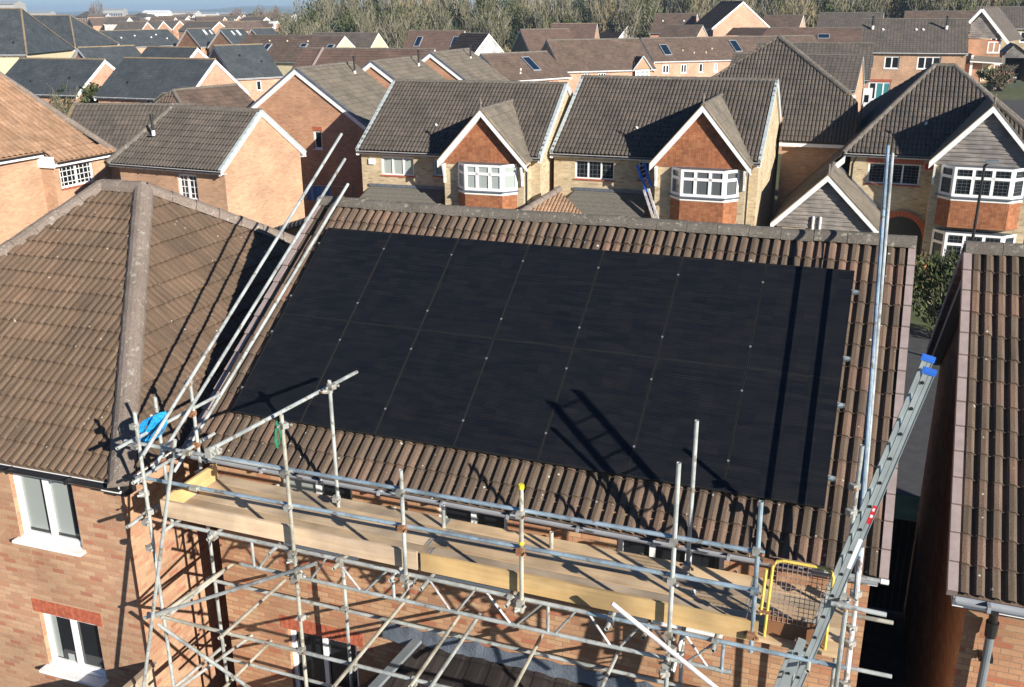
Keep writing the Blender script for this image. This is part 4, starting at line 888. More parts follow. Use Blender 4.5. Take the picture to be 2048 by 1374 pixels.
solo(k, 'rope_coil', 'bright blue rope coil looped over a rail at the left end of the scaffolding', 'rope', (ptop + pbot) / 2)
k = MB(); a, b = Y(553, 842, -1.84), Y(557, 890, -1.84)
k.path([a, a + V3((-.02, 0, -.06)), Y(549, 872, -1.84), b, Y(561, 868, -1.84), a + V3((.01, 0, -.03))], .011, 'green_strap', 6); k.path([a, Y(550, 880, -1.86), Y(555, 896, -1.86)], .014, 'green_strap', 6); solo(k, 'lashing_strap', 'dark green lashing strap hanging from a tube coupling at the front left', 'strap', a)
# ================================================================== bay-fronted houses across the street
def bayhouse(label, cx, cy, yaw, L, W, ze, zr, hl=0, hr=0, ax=2.05, zw=7.15, gz=5.0, gw=1.93, tim=False, winspec=(), bayx=(1.0, 3.5), bayz=(3.86, 4.95), net='glass_net', wm='brick_buff', nfb=1.05, porch=None, alarm=None, bayg='glass', lowbay=False, sidew=True, lead=None):
    h = House('bay_house', label, 'house', cx, cy, yaw, L, W, ze, zr, hl, hr)
    h.walls(wm, ex=.3, vx=.1, holes={'F': [(w[0] + L - .1 if not hl else w[0] + L - .3, w[1], w[2], w[3]) for w in winspec]})
    h.roof('tile_grey', .17, .038, .33, .03, rm='ridge', rr=.13); h.eaves('gutter_black', 'white', 'FK')
    if not hl: h.verge('L', 'verge_pale', .13, .33)
    if not hr: h.verge('R', 'verge_pale', .13, .33)
    h.barge(('' if hl else 'L') + ('' if hr else 'R'), 'white_paint', .18)
    for w in winspec: h.win('F', w[0] + L - (.3 if hl else .1), w[1], w[2], w[3], cols=w[4], fr=.06, gm=w[5], grid=w[6], barw=.009, sill='soldier', sd=.05, lintel=w[7] if len(w) > 7 else None)
    # cross wing
    bf = -(W + nfb); bw = bf + .28; a0, a1 = ax - gw + .18, ax + gw - .18; t = (zw - gz) / gw
    zt = gz + .18 * t - .05
    k = MB(); wall(k, h.P(a0, bw, 0), h.A, a1 - a0, -.5, zt, -h.B, wm); wall(k, h.P(a1, bw, 0), h.B, -h.b1 - bw, -.5, zt, h.A, wm); wall(k, h.P(a0, -h.b1, 0), -h.B, -h.b1 - bw, -.5, zt, -h.A, wm); k.build('wall', h.root)
    # hung gable face, lapped courses
    k = MB(); gl = a1 - a0 + .1
    if tim: roof_face(k, h.P(a0 - .05, bw - .02, gz - .15), h.A, (0, 0, 1), [(0, 0), (gl, 0), (gl, .15), (gl / 2, zw - gz - .1), (0, .15)], 'clad', None, 0, .17, .035)
    else: roof_face(k, h.P(a0 - .05, bw - .02, gz - .15), h.A, (0, 0, 1), [(0, 0), (gl, 0), (gl, .15), (gl / 2, zw - gz - .1), (0, .15)], 'hang', None, 0, .1, .012)
    k.build('gable_cladding', h.root)
    # wing roof runs back into the main slope
    back = -W + (zw - ze) / h.tp; ln = back - bf; k = MB(); sl = math.sqrt(gw * gw + (zw - gz) ** 2); be = -W + max(0, (gz - ze) / h.tp)
    # right slope: eave runs from the front back to the main eave
    roof_face(k, h.P(ax + gw, bf, gz), h.B, -h.A + V3((0, 0, t)), [(0, 0), (be - bf + .25, 0), (ln + .15, sl), (0, sl)], 'tile_buff', None, 0, .3, .022)
    roof_face(k, h.P(ax - gw, be + .25, gz), -h.B, h.A + V3((0, 0, t)), [(0, 0), (be - bf + .25, 0), (be - bf + .25, sl), (be - back + .1, sl)], 'tile_buff', None, 0, .3, .022)
    k.build('roof', h.root)
    k = MB(); ridge(k, h.P(ax, bf, zw), h.P(ax, back + .1, zw), 'ridge', .1); k.build('ridge_tiles', h.root)
    k = MB(); k.tube(h.P(ax, bf + .05, zw + .05), h.P(ax, bf + .05, zw + .42), .035, 'ridge_hip', 8, r1=.02); k.tube(h.P(ax, bf + .05, zw + .22), h.P(ax, bf + .05, zw + .3), .06, 'ridge_hip', 8); k.build('finial', h.root)
    for sg in (-1, 1):
        k = MB(); p0 = h.P(ax + sg * (gw + .02), bf - .01, gz); p1 = h.P(ax, bf - .01, zw + .02); 
        k.box(p0 - V3((0, 0, .30)), p1 - p0, V3((0, 0, .27)), h.B * .03, 'white_paint'); k.box(p0 - V3((0, 0, .03)) - h.B * .02, p1 - p0, V3((0, 0, .045)), h.B * .16, 'ridge_moss')
        k.box(p0 - V3((0, 0, .31)) + h.B * .03, p1 - p0, V3((0, 0, .02)), h.B * .24, 'white_paint'); k.build('bargeboard', h.root)
        k = MB(); q = h.P(ax + sg * (gw - .22), bw - .02, gz - .95); k.box(q - h.A * .04, h.A * .08, -h.B * .1, V3((0, 0, .8)), 'white_paint'); k.bar(q - h.B * .05 + V3((0, 0, .2)), q - h.B * .26 + V3((0, 0, .78)), .08, .08, 'white_paint'); k.build('bracket', h.root)
    # canted bay: three glazed sides over a tile-hung apron
    bx0, bx1 = bayx; d = .55; c_ = .48; pts = [(bx0, 0), (bx0 + c_, -d), (bx1 - c_, -d), (bx1, 0)]
    def bay(z0, z1, apron, nrow, gmat):
        for i in range(3):
            pa, pb = h.P(pts[i][0], bw + pts[i][1], 0), h.P(pts[i + 1][0], bw + pts[i + 1][1], 0); U = nrm(pb - pa); w = np.linalg.norm(pb - pa); N = np.cross(U, (0, 0, 1))
            k = MB(); 
            window(h.root, pa, U, N, 0, z0, w, z1 - z0, cols=1 if i != 1 else 3, top=.36, grid=lead, gm=gmat, barw=.008, rec=-.0, fr=.11, sill='lead', sd=.09)
            k.box(pa + V3((0, 0, z0 - .16)) - N * .05, U * w, V3((0, 0, .12)), N * .06, 'white_paint')
            if apron: roof_face(k, pa + V3((0, 0, apron)) - N * .02, U, (0, 0, 1), [(0, 0), (w, 0), (w, z0 - .16 - apron), (0, z0 - .16 - apron)], 'hang', None, 0, .1, .012, uoff=i * .4)
            k.build('bay_apron', h.root)
        k = MB(); k.poly([h.P(p[0], bw + p[1] * 1.05, z1 + .005) for p in pts], 'lead'); k.poly([h.P(p[0], bw + p[1] * .99, z0 - .02) for p in pts], 'white_paint'); k.build('bay_top', h.root)
    bay(bayz[0], bayz[1], 2.62 if not lowbay else 2.5, 2, bayg)
    if lowbay: bay(.95, 2.3, None, 2, 'glass')
    k = MB(); k.tube(h.P(a1 + .06, bw + .2, 0), h.P(a1 + .06, bw + .2, gz - .25), .035, 'gutter_black', 8); k.path([h.P(a1 + .06, bw + .2, gz - .25), h.P(a1 + .2, bw + .3, gz - .1)], .035, 'gutter_black'); k.build('downpipe', h.root)
    if porch:
        x0, x1, z0, z1 = porch; k = MB()
        run = 1.15
        roof_face(k, h.P(x0, -h.b1 - run, z0), h.A, h.B * run + V3((0, 0, z1 - z0)), [(0, 0), (x1 - x0, 0), (x1 - x0, math.hypot(run, z1 - z0)), (.6, math.hypot(run, z1 - z0))], 'felt', None, 0, .25, .012); k.build('porch_roof', h.root)
        k = MB(); k.box(h.P(x0 + .5, -h.b1 - .05, z1 - .02), h.A * (x1 - x0 - .5), V3((0, 0, .12)), -h.B * .03, 'lead'); k.build('flashing', h.root)
        k = MB(); wall(k, h.P(x0 + .15, -h.b1 - run + .1, 0), h.A, x1 - x0 - .15, -.5, z0, -h.B, wm); wall(k, h.P(x0 + .15, -h.b1, 0), -h.B, run - .1, -.5, z0, -h.A, wm); k.build('wall', h.root)
    if alarm:
        k = MB(); q = h.P(alarm[0], -h.b1 - .0, alarm[1]); k.box(q, h.A * .28, V3((0, 0, .24)), -h.B * .08, alarm[2]); k.build('alarm_box', h.root)
    vent(h, -1.0, 1.55, 'white', r=.07)
    return h
g1 = None
b1 = bayhouse('buff brick house with orange tile-hung gable, behind the left half of the main ridge', -9.40, 31.70, 3.2, 4.23, 4.34, 5.13, 7.79, ax=1.98, zw=7.12, winspec=[(-3.17, 4.04, 1.54, .82, 3, 'glass_net', None), (-.70, 4.1, .6, .75, 1, 'glass_net', (4, 5))], bayx=(.85, 3.45), porch=(-4.3, -.15, 2.7, 3.55), alarm=(-3.75, 4.5, 'white'), bayg='glass_net')
b2 = bayhouse('buff brick house with orange tile-hung gable and a ladder leaning at its wall', -.64, 33.69, .8, 4.40, 4.73, 5.15, 7.99, ax=2.15, zw=7.42, gz=5.08, gw=1.98, winspec=[(-3.36, 4.06, 1.72, .80, 3, 'glass', (9, 4)), (-.62, 4.14, .5, .78, 1, 'glass', (3, 4))], bayx=(1.0, 3.7), porch=(-3.9, -.1, 2.75, 3.6), bayg='glass_mid')
b3 = bayhouse('hipped buff brick house with weathered grey timber gable over a bay window', 10.96, 37.75, -1.2, 4.11, 4.68, 5.11, 8.5, hl=3.2, hr=4.24, ax=1.3, zw=7.33, gz=5.08, gw=2.02, tim=True, winspec=[(-3.06, 3.83, 2.06, .88, 3, 'glass', (12, 7), (.1, .2, 'soldier'))], bayx=(-.25, 2.85), bayz=(3.75, 4.95), lowbay=True, alarm=(-.85, 4.55, 'red'), lead=(13, 9))
flue(roofpt(b2, -3, .2) * 0 + b2.P(.4, -1.2, 7.4), b2.root, hgt=.35) if False else None
# catslide, garage wing and arched porch of the hipped house
k = MB(); t = (8.5 - 2.6) / 5.6; sl = math.sqrt(1 + t * t); xe = 4.42
def cs(yv): return [(50.6 - y, (z - 2.6) / t * sl) for y, z in yv]
roof_face(k, (xe, 50.6, 2.6), (0, -1, 0), (1, 0, t), cs([(50.6, 2.6), (33.0, 2.6), (33.0, 4.95), (37.85, 8.5), (50.6, 5.7)]), 'tile_grey', .17, .036, .33, .03)
roof_face(k, (xe, 50.6, 2.6), (0, -1, 0), (1, 0, t), cs([(33.0, 2.6), (29.75, 2.6), (29.75, 4.68), (33.0, 4.68)]), 'tile_grey', .17, .036, .33, .03); k.build('catslide_roof', b3.root)
k = MB(); xr = xe + 5.6 * (4.68 - 2.6) / 5.9; roof_face(k, (xr + 2.1, 29.75, 2.66), (0, 1, 0), (-1, 0, .96), [(0, 0), (3.6, 0), (3.6, 2.9), (0, 2.9)], 'tile_buff', None, 0, .3, .02); k.box((xr + .1, 33.32, 4.5), (1.9, 0, -1.83), (0, .03, 0), (0, 0, .2), 'lead'); k.build('garage_roof', b3.root)
k = MB(); ridge(k, (xr, 29.75, 4.68), (xr, 33.3, 4.68), 'ridge', .1); k.tube((xr, 29.8, 4.7), (xr, 29.8, 5.1), .035, 'ridge_hip', 8); k.build('ridge_tiles', b3.root)
for sg, xf in ((-1, xe - .1), (1, xr + 2.12)):
    k = MB(); p0 = V3((xf, 29.72, 2.62)); p1 = V3((xr, 29.72, 4.72)); k.box(p0 - V3((0, 0, .3)), p1 - p0, (0, 0, .26), (0, .03, 0), 'white_paint'); k.box(p0 - V3((0, .02, .04)), p1 - p0, (0, 0, .05), (0, .2, 0), 'ridge_moss'); k.build('bargeboard', b3.root)
k = MB(); roof_face(k, (xe + .12, 29.98, 2.45), (1, 0, 0), (0, 0, 1), [(0, 0), (3.9, 0), (3.9, .1), (1.95, 2.1), (0, .1)], 'clad', None, 0, .17, .035); k.build('gable_cladding', b3.root)
k = MB(); wall(k, (xe + .15, 30), (1, 0, 0), 3.85, -.5, 2.5, (0, -1, 0), 'brick_buff', [(.55, 0, 2.6, 2.1)]); wall(k, (xe + .15, 41), (0, -1, 0), 11, -.5, 2.6, (-1, 0, 0), 'brick_buff'); wall(k, (xe + 4, 30), (0, 1, 0), 3.4, -.5, 2.6, (1, 0, 0), 'brick_buff'); k.build('wall', b3.root)
k = MB(); k.box((xe + .6, 30.12, 0), (2.7, 0, 0), (0, .04, 0), (0, 0, 2.14), 'pipe_grey'); k.build('garage_door', b3.root)
for dx in (0, .28):
    k = MB(); k.tube((xe + 1.55 + dx, 29.9, 2.2), (xe + 1.55 + dx, 29.9, 2.95), .05, 'white', 8); k.build('soil_pipe', b3.root)
k = MB(); k.box((6.85, 32.95, 4.72), (-1.2, 0, -1.2), (0, 0, .3), (0, .03, 0), 'white_paint'); k.build('bargeboard', b3.root)
k = MB(); cxa, cza, ra = 9.35, 1.6, .92
for i in range(24):
    a, b = pi * i / 24, pi * (i + .9) / 24; k.poly([(cxa + cos(a) * ra, 33.26, cza + sin(a) * ra), (cxa + cos(b) * ra, 33.26, cza + sin(b) * ra), (cxa + cos(b) * (ra + .24), 33.26, cza + sin(b) * (ra + .24)), (cxa + cos(a) * (ra + .24), 33.26, cza + sin(a) * (ra + .24))], 'soldier')
k.poly([(cxa + cos(pi * i / 20) * ra, 33.29, cza + sin(pi * i / 20) * ra) for i in range(21)] + [(cxa - ra, 33.29, 0), (cxa + ra, 33.29, 0)], 'black'); k.build('porch_arch', b3.root)
k = MB(); k.box((7.12, 33.2, 2.9), (.09, 0, 0), (0, .09, 0), (0, 0, 1.75), 'gutter_black'); k.path([(7.16, 33.2, 4.65), (7.3, 33.1, 4.95)], .04, 'gutter_black'); k.build('downpipe', b3.root)
# ladder on the second bay house: blue upper section, bare lower section
lb = thing('leaning_ladder', 'blue and silver double ladder propped against the middle bay house', 'ladder', Z(1305, 470, 1.0))
for i, ((u0, v0), (u1, v1), zt_, m) in enumerate((((1274, 330), (1294, 384), 0, 'blue_plastic'), ((1288, 326), (1303, 372), 0, 'blue_plastic'), ((1288, 380), (1307, 438), 0, 'steel_white'), ((1296, 376), (1316, 438), 0, 'steel_white'))):
    ya_, yb2 = (28.75, 28.3) if i < 2 else (28.33, 27.85); a, b = Y(u0, v0, ya_), Y(u1, v1, yb2); d = b - a; k = MB(); k.bar(a, b + d * (1.2 if i > 1 else 0), .085, .085, m, up=(0, 1, 0)); k.build('stile', lb)
k = MB(); A0_, A1_, B0_, B1_ = Y(1276, 334, 28.73), Y(1309, 440, 27.86), Y(1288, 329, 28.73), Y(1316, 436, 27.86)
for i in range(14): s = i / 13; k.tube(A0_ + (A1_ - A0_) * s, B0_ + (B1_ - B0_) * s, .02, 'steel_white', 6)
k.build('rung', lb)
# small tiled roofs just behind the main ridge
gt = thing('porch_lean_to', 'small orange-tiled hipped roof with grey ridge between the two bay houses', 'roof', (-1.6, 26.5, 0))
ap = Y(1117, 380, 27.4); bl = Y(1000, 452, 25.2); br_ = Y(1205, 462, 25.2)
k = MB(); d_ = nrm((0, ap[1] - bl[1], ap[2] - bl[2])); w_ = br_[0] - bl[0]; hh_ = math.hypot(ap[1] - bl[1], ap[2] - bl[2]); roof_face(k, bl, (1, 0, 0), d_, [(0, 0), (w_, 0), (ap[0] - bl[0], hh_)], 'tile_orange', .15, .03, .3, .02); k.build('roof', gt)
k = MB(); ridge(k, ap + V3((.1, 0, .1)), bl + V3((0, 0, .05)), 'ridge_hip', .17, seg=.3); k.build('ridge_tiles', gt)
k = MB(); k.box((bl[0] + .1, 25.4, -.3), (w_ - .2, 0, 0), (0, 2.0, 0), (0, 0, bl[2] + .2), 'brick_buff'); k.build('wall', gt)

# ================================================================== brick houses on the left
n4 = generic('gable_house', 'light orange brick house with plain gable and ribbed grey-brown roof, front centre-left', -18.25, 23.36, -3.2, 2.91, 2.78, 5.10, 7.12, hl=1.196, wm='brick_tan', rm='tile_grey', rib=.17, gm='gutter_black', wins=[('F', 3.02, 3.78, .98, 1.05, dict(cols=2, grid=(4, 4), barw=.03, fr=.09, sill='soldier'))], bw=.16, rr=.16)
n4.verge('R', 'verge_pale', .13); flue(n4.P(-1.55, -1.45, 6.1), n4.root, hgt=.75)
n5 = generic('gable_house', 'orange brick house with white-trimmed gable end and a tiny upper window', -20.67, 37.01, 91.3, 3.16, 4.27, 5.10, 8.11, wm='brick_red', rm='tile_buff', ends='L', step=.03, wins=[('L', 4.75, 4.02, .5, .95, dict(cols=1, fr=.08, lintel=(.03, .2, 'soldier'), sill='white'))], bw=.26)
n5.verge('L', 'lead', .16); flue(n5.P(1.9, -.75, 7.5), n5.root)
# N5 front slope faces right; brown weathered
for nm, c_, lab in (('a', (-20.8, 45.4, 92, 6.6 / 2 + .0, 4.3, 5.1, 8.05), 'gabled brown-roofed house with black flue, second of the row behind the first bay house'), ('b', (-20.95, 54.2, 92, 3.6, 4.4, 5.1, 8.2), 'gabled grey-brown-roofed house with black flue, furthest of its row')):
    hh = generic('gable_house', lab, *c_, wm='brick_red', rm='tile_buff', ends='L', step=.03, bw=.26); hh.verge('L', 'lead', .16); flue(hh.P(1.9, -.8, 7.5), hh.root)
# orange-roofed house at the far left
n3 = thing('orange_roof_house', 'pale orange brick house with bright orange tiled roof at the left edge', 'house', (-29, 20, 0))
al = rad(31); xe3 = -26.4; n_ = V3((sin(al), 0, cos(al))); P3 = V3((xe3, 22, 5.1))
def loc3(p): q = on(p, n_, P3) - V3((xe3, 0, 5.1)); return (q[1], (-q[0]) * cos(al) + q[2] * sin(al))
k = MB(); pp_ = [(-60, 135), (0, 150), (233, 303), (112, 325), (-60, 345)]; pl = [loc3(p) for p in pp_]
ar = sum(pl[i][0] * pl[(i + 1) % 5][1] - pl[(i + 1) % 5][0] * pl[i][1] for i in range(5)); pl = pl if ar > 0 else pl[::-1]
ybk = loc3((233, 303))[0]; yf = 12.0; hipt = loc3((-40, 122)); v318 = 0.0
v2 = loc3((112, 325))[1]; y2 = loc3((112, 325))[0]
roof_face(k, (xe3, 0, 5.1), (0, 1, 0), (-cos(al), 0, sin(al)), [(yf, 0), (y2, 0), (ybk - .6, 0), hipt, (yf, hipt[1])], 'tile_orange', .3, .06, .36, .03)
roof_face(k, (xe3, 0, 5.1), (0, 1, 0), (-cos(al), 0, sin(al)), [(y2, v2), (ybk, v2), (ybk - .6, 0), (y2, 0)], 'tile_orange', .3, .06, .36, .03); k.build('roof', n3)
def w3(u, v): return V3((xe3 - cos(al) * v, u, 5.1 + sin(al) * v))
k = MB(); ridge(k, w3(ybk, v2), w3(*hipt), 'ridge_hip', .17); k.build('ridge_tiles', n3)
z2 = 5.1 + sin(al) * v2; x2 = xe3 - cos(al) * v2; xw = xe3 - .25; xw2 = x2 - .25
k = MB(); wall(k, (xw, yf), (0, 1, 0), y2 - yf + .1, -.5, 5.1, (1, 0, 0), 'brick_tan'); wall(k, (xw2, y2), (0, 1, 0), ybk - .3 - y2, -.5, z2 + .05, (1, 0, 0), 'brick_tan', [(.35, z2 - 1.25, 2.0, 1.0)]); wall(k, (xw2, ybk - .3), (-1, 0, 0), 6, -.5, z2, (0, 1, 0), 'brick_tan'); wall(k, (xw, y2), (1, 0, 0), xw2 - xw, -.5, z2, (0, -1, 0), 'brick_tan'); k.build('wall', n3)
window(n3, (xw2, y2), (0, 1, 0), (1, 0, 0), .35, z2 - 1.25, 2.0, 1.0, cols=2, grid=(8, 4), barw=.03, fr=.1, sill='soldier')
k = MB(); k.box((xe3 + .02, yf, 4.9), (0, y2 - yf, 0), (.03, 0, 0), (0, 0, .13), 'white'); k.build('fascia', n3)
k = MB(); k.box((x2 - .0, y2 - .1, z2 - .2), (0, ybk - y2, 0), (.03, 0, 0), (0, 0, .15), 'white'); k.box((xw, y2 - .12, z2 - .25), (x2 - xw, 0, 0), (0, .03, 0), (0, 0, .5), 'white'); k.build('fascia', n3)
k = MB(); k.box((xe3 + .06, yf, 5.03), (0, y2 - yf, 0), (.1, 0, 0), (0, 0, .06), 'gutter_black'); k.build('gutter', n3)
k = MB(); k.box((x2 + .04, y2, z2 - .07), (0, ybk - y2, 0), (.1, 0, 0), (0, 0, .06), 'gutter_black'); k.build('gutter', n3)
# stepped ribbed roofs behind it, and the roof behind the front brick house
m1 = generic('low_house', 'low ribbed grey-brown roof with mossy left verge beside the evergreen bush', -26.6, 28.6, 17, 3.1, 3.2, 4.3, 6.6, wm='brick_red', rm='tile_grey', rib=.2, gm='gutter_black', ends='', step=.03)
m1.verge('L', 'ridge_moss', .16)
m2 = generic('small_roof_house', 'pale brown roof behind the plain-gabled house, dark strip panels on its left slope', -26.9, 33.9, 80, 2.9, 3.0, 4.9, 7.0, hl=1.3, wm='brick_red', rm='tile_brownf', rib=.2, step=.03, gm='gutter_black', ends='R', ridgem='ridge')
for i in range(3):
    k = MB(); p = m2.P(-1.9 + i * .0, 0, 7.05) + V3((-.35 - i * .8, -.1, -.22 - i * .52)); k.box(p, m2.A * 2.2, (-.62, -.1, -.42), V3((0, 0, .06)), 'felt'); k.build('roof_panel', m2.root)
# ================================================================== slate terraces, left distance
SL = dict(rm='slate', wm='brick_pink', step=.008, gauge=.25, ridgem='ridge_moss', rr=.1, bw=.28)
s1 = generic('slate_house', 'tall slate hipped house at the top left corner, highest roof there', -71.776, 62.02, 21.9, 5.0, 5.419, 7.323, 11.251, 5.419, 2.329, **{**SL, 'wm': 'cream'})
s2 = generic('slate_house', 'tall slate hipped house behind and right of the highest corner roof', -90.26, 86.06, 12.62, 6.719, 4.975, 6.981, 10.529, 4.993, 3.176, **{**SL, 'wm': 'cream'})
s3 = generic('slate_house', 'long slate roof dotted with pale vents, top left behind the others', -117.6, 132.7, 76.71, 7.09, 4.0, 5.133, 7.796, **SL)
s4 = generic('slate_house', 'slate house with small white-edged dormer gable, left distance', -54.65, 57.56, 71.98, 2.588, 4.284, 5.099, 8.131, **SL)
s5 = generic('slate_house', 'slate house whose white-edged right gable peeps over the big slate roof', -47.74, 57.55, -5.5, 2.782, 4.2, 5.095, 8.13, **SL)
s6 = generic('slate_house', 'slate house with pink brick gable right of the orange roof', -52.535, 50.311, 2.22, 4.144, 3.595, 5.084, 7.472, **SL)
s7 = generic('slate_house', 'slate house with large smooth pink gable, biggest of the slate roofs', -41.764, 49.794, -.77, 4.189, 3.6, 5.1, 7.647, **{**SL, 'wm': 'brick_pink'}, wins=[('F', 4.3, 4.3, .9, .7, dict(cols=2, fr=.07))])
s8 = generic('slate_house', 'slate house with wide front slope and white left gable edge, behind the pink gable', -49.76, 69.37, 59.6, 2.47, 3.94, 5.096, 7.9, **SL, wins=[('F', 2.2, 3.9, .5, .9, dict(cols=1, fr=.08))])
for i, (p, lab) in enumerate((((-106.03, 135.66, 68.7, 2.37, 4.18, 5.095, 8.04), 'first of three small slate gabled houses in a distant row'), ((-97.34, 133.29, 71.4, 2.33, 4.205, 5.095, 8.05), 'middle of three small slate gabled houses in a distant row'), ((-94.36, 137.77, 71.7, 2.22, 4.21, 5.095, 8.06), 'last of three small slate gabled houses in a distant row'))):
    h_ = generic('slate_house', lab, *p, **{**SL, 'wm': 'brick_red'}, group='small slate gabled houses in the distant row')
    if i < 2:
        skylight(h_, .3, 2.6, .5, 1.4, 'white'); skylight(h_, 1.5 if i == 0 else -.8, 2.7, .4, 1.1, 'white')
for hh_, vs_ in ((s1, ((1.5, 1.6), (3.4, 1.3), (.2, 1.2))), (s6, ((-1, 1.2), (2.4, 1.6))), (s7, ((2.8, .8), (-2.0, 1.3))), (s8, ((-.6, 2.6), (1.2, 1.8))), (s5, ((1.0, 2.5),))):
    for a, v in vs_: vent(hh_, a, v, 'gutter_black', r=.12)
for a, v in ((-4, 2.2), (-1, 2.6), (2, 2.1), (3.5, 2.7), (5, 1.7)): vent(s3, a, v, r=.16)
k = MB(); q = s8.P(-.6, -2.2, 6.25)
# ================================================================== brown terraces, middle distance
t1 = generic('terrace', 'long brown-roofed terrace with dark skylights in front of the wood, left part', -60.97, 96.35, -6.77, 7.67, 4.29, 5.1, 8.02, rm='tile_brownf', wm='cream'); skylight(t1, -3.2, 1.1, .9, 2.0); skylight(t1, 2.2, 2.3, 1.0, .7); skylight(t1, 6.3, 2.2, 1.0, .7)
for a in (-3.2, -.4, 2.8): vent(t1, a, 3.3, 'cream', r=.13)
t2 = generic('terrace', 'reddish-brown terrace roof running behind the flued houses', -30.80, 60.15, 3.5, 5.73, 4.27, 5.1, 8.05, rm='tile_redf', wm='cream')
k = MB(); q0_, q1_ = t2.P(-3.9, -4.1, 5.35), t2.P(-3.9, -.1, 8.1); k.bar(q0_, q1_, .14, .12, 'verge'); k.build('party_verge', t2.root)
t3 = generic('terrace', 'brown roof with two skylights and a small dish before the wood', -53.30, 121.47, 5.16, 4.2, 4.26, 5.1, 8.07, rm='tile_redf', wm='cream'); skylight(t3, -2.6, 1.2, .9, 2.2); skylight(t3, 2.9, 1.2, .9, 2.2)
t3b = generic('terrace', 'grey-brown roof with small cream gable left of the skylit brown roof', -62.0, 110.5, 2, 5.0, 4.2, 5.1, 8.0, rm='tile_greyf', wm='cream')
tc = generic('small_gable_house', 'tiny cream-fronted gable with white edges among the brown terraces', -49.5, 78.0, 93, 2.2, 1.15, 5.2, 6.6, rm='tile_brownf', wm='cream', ends='L', bw=.16)
p = Z(724, 73, 6.9); tc.root.location = tuple(p - V3((0, 0, 6.9))) ; tc.root.location.z = 0
t4 = generic('gable_house', 'black-roofed house with white clad gable, left of the dark-gabled one', -40.90, 106.09, -13.0, 2.14, 4.28, 5.1, 8.11, rm='tile_dark', wm='clad_white', step=.05, gauge=.5, barge='white_paint'); 
t5 = generic('gable_house', 'orange-brown roofed house with black triangular gable', -40.48, 131.70, 39.6, 3.9, 4.28, 5.1, 8.11, rm='tile_redf', wm='black', barge='verge_pale', bw=.3)
t5b = generic('gable_house', 'orange-brown roof with yellow ridge behind the black triangular gable', -38.6, 140.5, 8, 3.6, 4.0, 5.6, 8.75, rm='tile_redf', wm='brick_red', ridgem='ridge_moss')
t6 = generic('gable_house', 'black-roofed house with pale grey gable, right of centre before the wood', -39.63, 165.76, -19.2, 3.77, 4.29, 5.1, 8.11, rm='tile_dark', wm='clad_white', step=.05, gauge=.5)
t7 = generic('terrace', 'grey-brown terrace roof with one large skylight above the first bay house', -23.54, 73.98, 62.5, 4.0, 3.31, 5.1, 7.23, rm='tile_brownf', wm='brick_pink', gm='white'); skylight(t7, .1, .95, .95, 2.0); vent(t7, -1.2, 1.2, r=.11); vent(t7, -1.6, .8, r=.1)
t8 = generic('terrace', 'pink brick terrace with bracketed left verge and a little orange dormer gable', -20.62, 89.24, 40.7, 5.21, 4.09, 5.1, 7.96, rm='tile_brownf', wm='brick_pink', gm='white', wins=[('F', 2.2, 4.25, .9, .6, dict(cols=3, fr=.08)), ('F', 4.0, 4.25, .9, .6, dict(cols=3, fr=.08))], barge='verge_pale')
k = MB(); g0 = t8.P(3.55, -4.15, 4.4); roof_face(k, t8.P(2.75, -4.2, 5.15), t8.A, (0, 0, 1), [(0, 0), (1.7, 0), (.85, 1.1)], 'brick_tan', None, 0, 1, 0); k.poly([t8.P(2.6, -4.25, 5.1), t8.P(3.6, -4.25, 6.35), t8.P(3.6, -2.6, 6.35), t8.P(2.6, -4.1, 5.1)], 'tile_brownf', [(0, 0), (0, 1), (1, 1), (1, 0)]); k.poly([t8.P(4.6, -4.25, 5.1), t8.P(3.6, -4.25, 6.35), t8.P(3.6, -2.6, 6.35), t8.P(4.6, -4.1, 5.1)], 'tile_brownf', [(0, 0), (0, 1), (1, 1), (1, 0)])
k.build('dormer', t8.root); window(t8.root, t8.P(2.8, -4.2, 0), t8.A, -t8.B, 0, 4.0, 1.6, 1.05, cols=3, fr=.1, top=.4, rec=0, gm='glass_net'); k = MB(); k.bar(t8.P(2.55, -4.28, 5.1), t8.P(3.6, -4.28, 6.4), .06, .12, 'verge_pale'); k.bar(t8.P(4.65, -4.28, 5.1), t8.P(3.6, -4.28, 6.4), .06, .12, 'verge_pale'); k.build('bargeboard', t8.root)
t9 = generic('terrace', 'pink and orange brick terrace with two skylights, right of centre', -10.55, 114.15, 39.37, 12.0, 3.73, 5.09, 7.58, rm='tile_brownf', wm='brick_pink', gm='white', wins=[('F', 1.2, 3.7, .9, 1.0, dict(cols=2, fr=.12)), ('F', 3.6, 3.7, .8, 1.0, dict(cols=2, fr=.1)), ('F', 6.0, 3.7, .55, 1.05, dict(cols=1, fr=.1)), ('F', 8.0, 3.7, .55, 1.05, dict(cols=1, fr=.1, gm='glass_net')), ('F', 10.4, 3.7, .7, 1.05, dict(cols=1, fr=.1))]); skylight(t9, -10.2, .9, 1.0, 2.0); skylight(t9, -.6, 1.2, 1.0, 2.2)
for a, v in ((-7.5, 1.6), (-6.2, 1.2), (-4.6, 1.2), (-3.5, 1.8)): vent(t9, a, v, 'cream', r=.12)
t10 = generic('tall_gable_house', 'tall house with big pink gable and dark brown roof standing above the skyline', -16.0, 150.18, -50.83, 3.375, 5.14, 8.04, 11.86, rm='tile_choc', wm='brick_pink', z0=2.5, step=.03, gauge=.5, wins=[('F', 1.2, 6.6, 1.6, 1.2, dict(cols=3, fr=.12)), ('F', 3.8, 6.6, 1.4, 1.2, dict(cols=3, fr=.12))], bw=.3)
